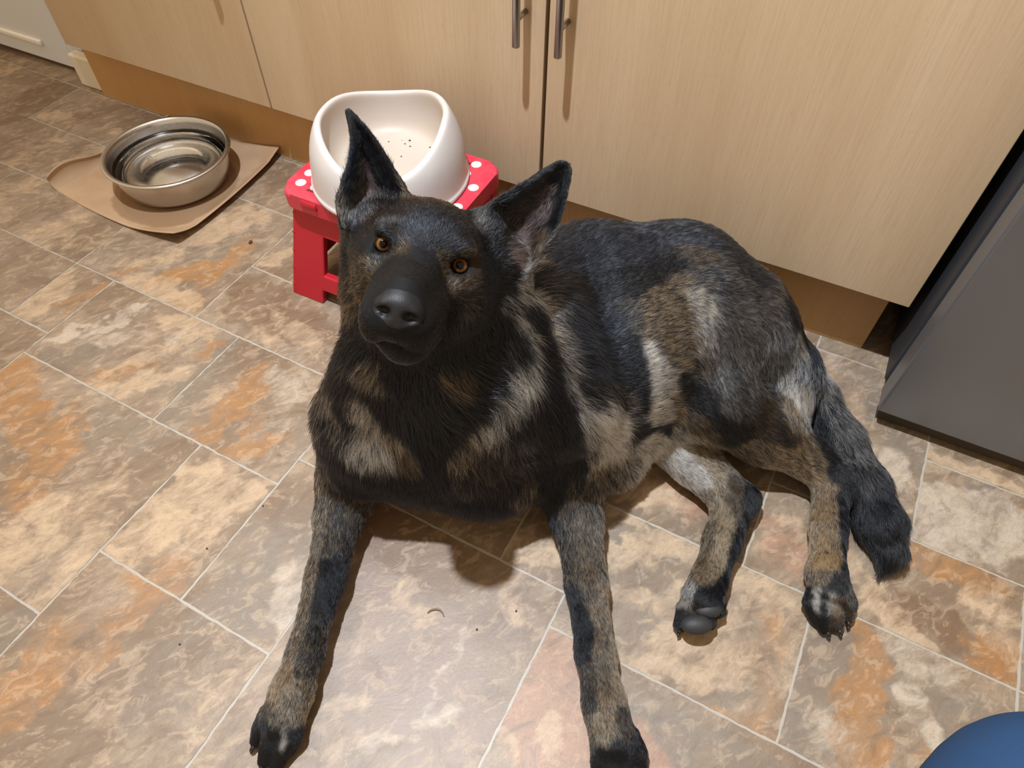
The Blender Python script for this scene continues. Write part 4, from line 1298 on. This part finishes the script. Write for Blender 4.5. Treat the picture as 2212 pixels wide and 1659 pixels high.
# strokes, one black for the shaded crease at the groin: colour code, share of black hairs, then the photo pixels the stroke runs through
PAINT = """
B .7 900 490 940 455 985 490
D .85 865 445 905 425 960 440 1010 462
D .8 795 490 825 482 855 500
K 1 838 508 850 520
H .5 872 532 864 545
K .9 850 560 862 570
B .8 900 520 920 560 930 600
K 1 955 520 1000 525
H .6 962 555 965 575
D .4 1010 545 1025 560 1030 590
H .5 985 618 1012 610
H .7 980 635 1005 630
K 1 950 600 960 640 990 670
K .85 1050 590 1060 640 1050 700 1040 760
D .7 1020 640 1000 690
H .55 795 578 775 610 768 640
H .65 775 590 762 640 752 680
K 1 800 610 785 650 775 700 770 740
K .9 820 590 800 625
D .6 748 620 752 680
K 1 768 510 755 540 745 570
K 1 840 585 870 590 905 600 930 640 930 700
K 1 830 620 800 660 790 700 785 740
K 1 860 620 880 600
K 1 810 730 850 760 900 780 960 760 1000 720
K 1 820 760 860 785 920 800 970 790
K 1 870 720 920 740
K 1 756 270 775 300 800 340 830 375 855 400
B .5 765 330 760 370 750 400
P .35 790 370 795 400 790 430
P .6 775 440 780 465
S .45 748 455 742 480
G .6 770 405 785 450
D .7 820 420 830 450
D .4 875 412 890 430
K 1 850 425 830 395
K 1 752 505 740 520
K 1 1215 365 1170 385 1120 415 1080 440 1062 465
D .6 1140 440 1110 480 1090 515
P .35 1185 420 1165 455 1140 490 1115 530
P .2 1120 550 1128 566
G .25 1140 560 1158 572
T .4 1160 578 1168 560
K .9 1222 395 1212 440 1200 480
G .5 1190 505 1178 530
D .3 1165 520 1150 545
G .6 1035 475 1050 478
K 1 1075 500 1070 540 1085 580
K 1 1100 600 1090 640 1110 590
K .9 1150 590 1170 580
W .25 1128 612 1150 640 1168 662
S .3 1175 680 1195 715 1213 755
S .3 1220 790 1232 835 1248 870
S .25 1260 900 1272 945 1280 990 1284 1012
S .6 1098 652 1110 665
S .4 1128 695 1145 725 1152 755
S .2 1158 790 1150 825 1130 855
S .3 1110 800 1115 840 1090 880
S .25 1098 892 1060 922 1030 945
T .45 1010 955 990 985 983 1000
K 1 1150 690 1172 730 1188 775 1196 820 1195 870 1190 920
K 1 1120 730 1125 760 1085 700
K 1 1085 760 1080 810 1055 860 1020 900
K 1 1225 880 1235 930 1250 980 1255 1020
K .95 1160 900 1120 930
G .8 1125 960 1150 975
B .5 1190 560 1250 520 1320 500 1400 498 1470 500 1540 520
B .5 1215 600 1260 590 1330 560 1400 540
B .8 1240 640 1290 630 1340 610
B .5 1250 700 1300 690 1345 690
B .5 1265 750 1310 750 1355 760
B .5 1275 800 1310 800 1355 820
G .8 1262 835 1290 870
G .7 1320 850 1350 870
W .12 1300 890 1330 880
W .03 1315 920 1350 905
W .03 1310 960 1340 940
W .08 1300 1000 1325 975
T .4 1290 1020 1300 1012
G .5 1365 860 1375 890
K .9 1370 740 1380 790 1385 840 1388 880
K 1 1356 620 1350 600
K 1 1180 980 1210 1000 1240 1010
K .9 1200 950 1225 1000
G .75 1100 960 1130 1000
D .7 1060 980 1090 1010 1040 1030
D .75 1000 1030 1040 1060 1090 1060
T .6 1130 1075 1165 1092
T .25 1170 1110 1160 1100
K 1 960 1050 1000 1080 1060 1100 1120 1112
K 1 1195 1060 1190 1100 1210 1030 1255 1020
T .75 1235 1045 1232 1100
T .6 1282 1050 1285 1095
T .75 716 1035 725 1080
T .6 702 1050 697 1080
K 1 930 830 920 870 925 920 935 980 930 1020
K 1 880 850 870 900 890 940
K 1 980 880 970 930 965 970
D .4 970 815 1000 850 1010 830
K 1 1040 830 1030 870
K 1 860 800 850 830
K .95 780 750 760 770 735 760 735 800 760 820 735 840
K .95 815 850 840 880 850 920
T .45 785 790 805 800
T .5 790 825 815 830
G .6 755 800 765 805
G .7 705 820 690 860 675 890
G .65 690 920 705 950 725 975
G .6 720 870 730 920 745 960
S .2 765 865 778 895
S .2 790 905 805 930 810 960
T .35 825 940 860 965
S .15 795 975 820 1005 835 985
S .25 770 1000 790 1010
S .3 755 960 770 985
K .95 740 850 745 900
D .4 870 985 885 1010
K 1 710 985 730 1015 780 1035 840 1035 900 1040
K 1 730 1040 770 1055 805 1060
T .5 700 1070 690 1130 682 1190
T .45 672 1240 656 1300 642 1350 630 1400
T .2 618 1440 602 1490 592 1520
T .7 730 1080 725 1130 715 1180
D .6 768 1085 758 1130 748 1180
K 1 708 1230 700 1270 697 1310
K 1 735 1220 728 1280 720 1320
F .8 688 1345 680 1380
F .7 712 1350 702 1400 693 1440
F .65 668 1410 655 1450
Y .35 635 1480 628 1520 640 1550
T .3 665 1490 662 1530
D .5 575 1530 590 1548
K 1 568 1575 556 1600 555 1630
K 1 600 1590 595 1620 590 1655
K 1 632 1592 625 1630 648 1598
Y .45 590 1545 605 1560 615 1535
W .3 612 1590 608 1610
K 1 1195 1090 1190 1130 1200 1160
T .72 1220 1105 1222 1150
F .6 1228 1200 1234 1240
T .55 1262 1090 1280 1110
F .5 1255 1120 1260 1170
T .45 1288 1140 1292 1190 1297 1240
T .5 1265 1210 1270 1250 1276 1290
K 1 1238 1285 1245 1330 1253 1370 1260 1410
K 1 1262 1330 1270 1375
K .95 1230 1330 1238 1390
T .25 1303 1270 1308 1316 1316 1370
T .4 1285 1310 1290 1350 1298 1400
T .2 1324 1420 1330 1460 1336 1510
F .75 1268 1440 1272 1480 1275 1520
F .45 1296 1430 1302 1480
T .3 1310 1500 1312 1540
Y .35 1290 1560 1300 1590 1320 1580
D .6 1345 1550 1360 1580
K 1 1370 1600 1385 1640
K 1 1300 1630 1310 1655
K 1 1335 1620 1350 1655
F .6 1275 1560 1280 1590
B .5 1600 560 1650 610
E .5 1580 590 1630 640
E .45 1665 650 1700 700
K .95 1710 690 1745 745 1768 790
D .45 1490 555 1530 562
E .65 1545 590 1570 620
K .9 1380 600 1430 580 1470 575
K .85 1420 600 1370 630
G .55 1362 660 1370 700
T .45 1392 650 1420 630 1450 615 1480 600
G .5 1510 595 1540 610
T .4 1410 680 1440 665 1470 650
S .25 1500 640 1525 665 1532 700
S .3 1530 730 1520 760
T .4 1480 690 1450 700 1420 710
T .45 1400 720 1430 745
T .4 1460 740 1490 750
T .45 1460 780 1490 795
G .5 1520 790 1505 820
E .4 1570 660 1600 700 1640 740
E .4 1560 720 1580 780 1620 800
E .4 1620 680 1670 700 1690 740
E .45 1550 820 1590 850 1640 830
E .5 1570 880 1610 890
K .95 1478 820 1505 855 1540 890
K .9 1560 920 1600 945
D .4 1500 905 1535 935
T .35 1455 870 1475 900
S .2 1440 800 1450 850
E .6 1690 780 1660 840
S .25 1725 720 1738 760
E .4 1715 780 1738 800
S .3 1690 830 1715 825
S .1 1720 850 1732 880
T .3 1700 880 1722 910
D .6 1650 915 1670 930 1700 955
D .5 1680 870 1660 880
W .1 1402 740 1415 800 1420 860 1412 915
W .2 1435 860 1440 905
K 1 1392 925 1440 930
T .45 1620 968 1655 985
T .25 1680 978 1720 1000
T .3 1700 1010 1725 1030
T .35 1745 970 1775 1000
O .15 1732 1040 1750 1080 1756 1130 1758 1180
O .12 1762 1215 1785 1215
T .2 1770 1030 1785 1080 1790 1140
O .2 1785 1170 1788 1200
K .9 1818 1050 1815 1100 1822 1150 1828 1200 1832 1240
T .3 1805 1060 1802 1120 1806 1180
T .4 1748 1250 1780 1248
K 1 1742 1280 1750 1310 1770 1340
W .15 1764 1285 1764 1318
W .3 1792 1290 1792 1320
K 1 1780 1290 1785 1335
T .35 1800 1300 1800 1325
K .9 1800 1270 1815 1275
D .5 1820 1300 1830 1325
G .6 1838 1280 1842 1300
W .05 1405 940 1440 958 1475 985
W .1 1500 1010 1525 1040
S .3 1450 930 1480 945
T .3 1505 950 1530 970 1555 1005
Y .2 1520 990 1550 1030
D .35 1585 1045 1600 1060
K .85 1618 1070 1628 1090
T .25 1535 1070 1540 1100
D .35 1570 1075 1590 1090
Y .25 1560 1060 1558 1100 1566 1140
K .85 1622 1110 1608 1150 1592 1190 1578 1230
T .4 1532 1140 1530 1170
Y .25 1560 1165 1550 1200 1545 1235
T .35 1518 1200 1510 1240
K .9 1575 1245 1562 1270
W .3 1490 1275 1482 1300
N 1 1510 1290 1525 1295
D .5 1505 1315 1515 1320
N 1 1470 1335 1480 1355 1505 1350
N 1 1530 1330 1553 1300
W .25 1768 792 1776 810
G .5 1778 830 1790 860
G .55 1800 890 1820 930
G .6 1830 960 1850 1000
K .95 1762 900 1770 940
K 1 1785 970 1810 1030
G .8 1865 1030 1880 1060
K 1 1840 1060 1860 1110 1880 1160 1890 1210
K 1 1895 1080 1920 1130 1930 1180 1915 1220
"""

bvh = BVHTree.FromPolygons([tuple(v) for v in DV.tolist()], DF.tolist())
camo = Vector((0, 0, CAM_H))
pts, pcol, pblk, pnrm = [], [], [], []
for rec in PAINT.strip().splitlines():
    q = rec.split()
    xy = np.array(q[2:], float).reshape(-1, 2)
    st_ = []
    for a_, b_ in zip(xy[:-1], xy[1:]):
        m_ = max(1, int(np.linalg.norm(b_ - a_) / 13))
        st_ += [a_ + (b_ - a_) * k / m_ for k in range(m_)]
    st_.append(xy[-1])
    for (x_, y_) in st_:
        d = RC.T @ np.array([(x_ - 1106) / F_PX, (y_ - 829.5) / F_PX, 1.0])
        hit, nrm, _, _ = bvh.ray_cast(camo, Vector(d).normalized())
        if hit is None: continue
        pts.append(np.array(hit[:]) + np.array(nrm[:]) * 0); pnrm.append(nrm[:]); pcol.append(PAL[q[0]]); pblk.append(float(q[1]))
# dark rims of the eyelids
for sgn in (-1, 1):
    for k in range(10):
        a_ = 2 * PI * k / 10
        h_ = Hd(sgn * EYE + 1.45 * math.cos(a_), .4, 1.15 * math.sin(a_))
        pts.append(h_); pnrm.append(HB[:, 1]); pcol.append(PAL['N']); pblk.append(1.0)
pts, pcol, pblk, pnrm = map(np.array, (pts, pcol, pblk, pnrm))


pts, pnrm, pcol, pblk = (a_.astype(np.float32) for a_ in (pts, pnrm, pcol, pblk))


def coat(P, Nn):
    C_ = np.zeros((len(P), 3)); B_2 = np.zeros(len(P))
    P = P.astype(np.float32); Nn = Nn.astype(np.float32)
    for i in range(0, len(P), 20000):
        p_, n_ = P[i:i + 20000], Nn[i:i + 20000]
        d2 = ((p_ ** 2).sum(1)[:, None] + (pts ** 2).sum(1)[None] - 2 * p_ @ pts.T)
        d2 = np.maximum(d2, 0) + (1 - n_ @ pnrm.T) * .0004 + 2e-5
        w_ = d2 ** -3.2
        w_ /= w_.sum(1)[:, None]
        C_[i:i + 20000] = w_ @ pcol; B_2[i:i + 20000] = w_ @ pblk
    return C_, B_2


warp = np.stack([fbm(DV[:, 0] * 60 + DV[:, 2] * 40, DV[:, 1] * 60 + DV[:, 2] * 30, 91 + i, 3) - .5 for i in range(3)], 1) * .013
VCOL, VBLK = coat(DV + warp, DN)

dme = np_mesh('body', DV, DF)
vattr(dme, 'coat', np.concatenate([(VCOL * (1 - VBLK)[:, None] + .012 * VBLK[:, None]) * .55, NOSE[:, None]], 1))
M_SKIN = mat('coat_underlayer', (0.02, 0.018, 0.016), 0.6, spec=.25)
t = NT(M_SKIN)
ac = t.n('ShaderNodeAttribute', attribute_name='coat')
sh = t.noise(t.coords((1, 1, 1)), 1300, 2, .6)
nm = t.ramp(ac.outputs['Alpha'], [(0.3, (0, 0, 0)), (0.6, (1, 1, 1))])
t.l(t.mix(nm, t.mix(t.math('MULTIPLY', sh, .8), ac.outputs['Color'], (.004, .004, .005)), (.007, .007, .009)), t.b.inputs['Base Color'])
t.l(t.math('SUBTRACT', 0.75, t.math('MULTIPLY', nm, 0.24)), t.b.inputs['Roughness'])
t.l(t.math('ADD', 0.15, t.math('MULTIPLY', nm, 0.2)), t.b.inputs['Specular IOR Level'])
vo = t.n('ShaderNodeTexVoronoi'); vo.inputs['Scale'].default_value = 1500
t.l(t.coords(), vo.inputs['Vector'])
t.bump(t.math('MULTIPLY', vo.outputs['Distance'], nm), 0.35, 0.0004)
dme.materials.append(M_SKIN)
for p_ in dme.polygons: p_.use_smooth = True
dog = empty('dog', (-0.05, 0.55, 0))
tag(dog, 'black and tan shepherd dog lying on the tiled floor looking up at the camera', 'dog')
body = bpy.data.objects.new('body', dme)
COL.objects.link(body)
body.parent = dog
body.matrix_parent_inverse = Matrix.Translation((0.05, -0.55, 0))

# ---- eyes
M_EYE = mat('amber_eye', (0.3, 0.13, 0.03), 0.04, spec=0.2)
t = NT(M_EYE)
tc = t.n('ShaderNodeTexCoord')
sx_ = t.n('ShaderNodeSeparateXYZ'); t.l(tc.outputs['Object'], sx_.inputs[0])
rr = t.math('SQRT', t.math('ADD', t.math('MULTIPLY', sx_.outputs[0], sx_.outputs[0]), t.math('MULTIPLY', sx_.outputs[1], sx_.outputs[1])))
an = t.math('ARCTAN2', sx_.outputs[1], sx_.outputs[0])
cmb = t.n('ShaderNodeCombineXYZ'); t.l(t.math('MULTIPLY', an, 6.0), cmb.inputs[0]); t.l(t.math('MULTIPLY', rr, 120.0), cmb.inputs[1])
fib = t.noise(cmb.outputs[0], 1.6, 4, 0.6)
iris = t.ramp(t.math('DIVIDE', rr, 0.0072), [(0.0, (.002, .002, .002)), (0.46, (.002, .002, .003)), (0.50, (.05, .018, .005)), (0.66, (.17, .075, .022)), (0.82, (.24, .11, .032)), (0.90, (.05, .02, .006)), (1.0, (.006, .004, .004))])
t.l(t.mix(t.math('MULTIPLY', fib, 0.75), iris, (0, 0, 0), 'MIX'), t.b.inputs['Base Color'])
t.b.inputs['Coat Weight'].default_value = 0.0
t.b.inputs['Coat Roughness'].default_value = 0.02
camv = Vector((0, 0, CAM_H))
for s in (-1, 1):
    c_ = Vector(Hd(s * EYE, -.62, 0))
    bm = bmesh.new()
    bmesh.ops.create_uvsphere(bm, u_segments=48, v_segments=32, radius=0.0112)
    for v in bm.verts:      # bulge of the cornea
        rr_ = math.hypot(v.co.x, v.co.y)
        if v.co.z > 0 and rr_ < 0.0075: v.co.z += 0.0009 * (1 - (rr_ / 0.0075) ** 2)
    e_ = obj('eye', bm, M_EYE, dog, True)
    q_ = (camv - c_).to_track_quat('Z', 'Y')
    e_.location = c_ - Vector((-0.05, 0.55, 0))
    e_.rotation_mode = 'QUATERNION'
    e_.rotation_quaternion = q_

# ---- fur: individual hairs rooted in the body surface
NH = 560000
tri = np.concatenate([DF[:, [0, 1, 2]], DF[:, [0, 2, 3]]])
ta = 0.5 * np.linalg.norm(np.cross(DV[tri[:, 1]] - DV[tri[:, 0]], DV[tri[:, 2]] - DV[tri[:, 0]]), axis=1)
tl_ = LEN[tri].mean(1)
low = (DN[tri][:, :, 2].mean(1) < -.55) & (DV[tri][:, :, 2].mean(1) < .08)
dens = ta * np.clip(.010 / np.maximum(tl_, .002), .55, 4.5) * (~low) * (NOSE[tri].mean(1) < .2) * (EYED[tri].mean(1) > .0126)
cdf = np.cumsum(dens); cdf /= cdf[-1]
ti_ = np.searchsorted(cdf, RNG.random(NH))
u_, v_ = RNG.random(NH), RNG.random(NH)
fl_ = u_ + v_ > 1
u_[fl_], v_[fl_] = 1 - u_[fl_], 1 - v_[fl_]
w3 = np.stack([1 - u_ - v_, u_, v_], 1)
T3 = tri[ti_]


def bary(A):
    return (A[T3] * (w3[:, :, None] if A.ndim == 2 else w3)).sum(1)


RT = bary(DV); RN = bary(DN); RN /= np.linalg.norm(RN, axis=1)[:, None]
RL = bary(LEN); RF = bary(FLOW); RE = bary(EYED); REI = bary(EARIN); RNo = bary(NOSE)
tg = RF - (RF * RN).sum(1)[:, None] * RN
tg += RN * 1e-3
tg /= np.linalg.norm(tg, axis=1)[:, None]
bt = np.cross(RN, tg)
# tufts: neighbouring hairs share a small turn of direction
sA = fbm(RT[:, 0] * 70 + RT[:, 2] * 55, RT[:, 1] * 70 - RT[:, 2] * 35, 301, 3) - .5
sB = fbm(RT[:, 0] * 230 + RT[:, 2] * 180, RT[:, 1] * 230 - RT[:, 2] * 120, 402, 2) - .5
sC = fbm(RT[:, 0] * 200 - RT[:, 2] * 150, RT[:, 1] * 190 + RT[:, 2] * 160, 503, 2) - .5
turn = sA * 1.1 + sB * .75 + RNG.normal(0, .16, NH)
tg = tg * np.cos(turn)[:, None] + bt * np.sin(turn)[:, None]
lift = np.clip(.38 + sC * .25 + RNG.normal(0, .07, NH), .12, .9)
lift = np.where(RL < .005, lift * .75, lift)
L = RL * (.72 + .45 * RNG.random(NH)) * (1 + sC * .35)
L *= np.clip((RE - .0105) / .014, .14, 1)
L *= np.clip(1.2 - RNo * 3, .2, 1)
NP = 5
PTS = np.zeros((NH, NP, 3))
PTS[:, 0] = RT - RN * .0006
cur = RT - RN * .0006
for k in range(1, NP):
    f = k / (NP - 1)
    lf = lift * (1.15 - .95 * f)
    d_ = RN * lf[:, None] + tg * (1 - .55 * lf)[:, None] + np.array([0, 0, -.22]) * f * np.clip(RL / .02, 0, 1.4)[:, None]
    d_ /= np.linalg.norm(d_, axis=1)[:, None]
    cur = cur + d_ * (L / (NP - 1))[:, None]
    PTS[:, k] = cur
PTS[:, :, 2] = np.maximum(PTS[:, :, 2], .0012)
MID = PTS[:, 0] * .45 + PTS[:, 3] * .55
wob = np.stack([fbm(MID[:, 0] * 60 + MID[:, 2] * 40, MID[:, 1] * 60 + MID[:, 2] * 30, 91 + i, 3) - .5 for i in range(3)], 1) * .007
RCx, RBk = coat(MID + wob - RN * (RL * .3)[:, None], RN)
clusterk = fbm(RT[:, 0] * 300 + RT[:, 2] * 260, RT[:, 1] * 300 - RT[:, 2] * 210, 777, 2)
isb = (RNG.random(NH) * .65 + clusterk * .35) < (.18 + .66 * RBk) * (RBk > .02) + (RBk > .93)
jit = np.exp(RNG.normal(0, .22, NH))
HC = np.where(isb[:, None], np.array([.0042, .0050, .0078]), RCx * jit[:, None])  # black hairs tinted blue, the cool sheen put into their colour
HC = np.clip(HC, .0035, .85)
hc = bpy.data.hair_curves.new('fur')
hc.add_curves([NP] * NH)
hc.points.foreach_set('position', PTS.astype(np.float32).ravel())
rad = (.00011 + .006 * np.clip(RL, 0, .03))[:, None] * np.array([1, .95, .8, .55, .18])[None]
hc.points.foreach_set('radius', rad.astype(np.float32).ravel())
ca = hc.attributes.new('coat', 'FLOAT_COLOR', 'CURVE')
ca.data.foreach_set('color', np.concatenate([HC, np.ones((NH, 1))], 1).astype(np.float32).ravel())
fur = bpy.data.objects.new('fur', hc)
COL.objects.link(fur)
fur.parent = dog
fur.matrix_parent_inverse = Matrix.Translation((0.05, -0.55, 0))
tag(fur, kind='stuff')
M_FUR = bpy.data.materials.new('dog_hair')
M_FUR.use_nodes = True
nt = M_FUR.node_tree
nt.nodes.clear()
ou = nt.nodes.new('ShaderNodeOutputMaterial')
hb = nt.nodes.new('ShaderNodeBsdfHairPrincipled')
hb.model = 'CHIANG'
hb.parametrization = 'COLOR'
at = nt.nodes.new('ShaderNodeAttribute'); at.attribute_name = 'coat'
nt.links.new(at.outputs['Color'], hb.inputs['Color'])
hb.inputs['Roughness'].default_value = 0.30
hb.inputs['Radial Roughness'].default_value = 0.55
hb.inputs['Coat'].default_value = 0.0
hb.inputs['IOR'].default_value = 1.42
nt.links.new(hb.outputs[0], ou.inputs[0])
hc.materials.append(M_FUR)

# ---- claws and the pads of the upturned hind foot
M_CLAW = mat('dark_horn', (.012, .010, .009), .4)
for pi_, P_ in enumerate(PAWS):
    for (a_, m_, b_) in (P_ if pi_ < 3 else P_[:1]):
        d_ = (b_ - m_); d_[2] = 0; d_ /= np.linalg.norm(d_) + 1e-9
        q0 = b_ + d_ * .0045 + np.array([0, 0, .001])
        q1 = q0 + d_ * .0065 + np.array([0, 0, -.002])
        q2 = q1 + d_ * .0035 + np.array([0, 0, -.005])
        q2[2] = max(q2[2], .0015); q1[2] = max(q1[2], .004)
        bm = bmesh.new()
        add_cyl(bm, q0, q1, .0034, 14, .0026)
        add_cyl(bm, q1, q2, .0026, 14, .0007)
        o_ = obj('claw', bm, M_CLAW, dog, True)
        o_.matrix_parent_inverse = Matrix.Translation((0.05, -0.55, 0))
M_PAD = mat('black_paw_pad', (.020, .020, .022), .6)
t = NT(M_PAD)
vo = t.n('ShaderNodeTexVoronoi'); vo.inputs['Scale'].default_value = 700
t.l(t.coords(), vo.inputs['Vector'])
t.bump(vo.outputs['Distance'], .4, .0005)
for (px, py, z_, r_) in ((1505, 1350, .036, .0165), (1530, 1318, .038, .0140), (1547, 1296, .036, .0120)):
    bm = bmesh.new()
    bmesh.ops.create_uvsphere(bm, u_segments=28, v_segments=18, radius=1)
    for v in bm.verts: v.co = Vector((v.co.x * r_ * 1.2, v.co.y * r_ * .75, v.co.z * r_ * .7))
    o_ = obj('paw_pad', bm, M_PAD, dog, True)
    o_.location = Vector(U(px, py, z_)) - Vector((-0.05, 0.55, 0))
    o_.rotation_euler.z = .5
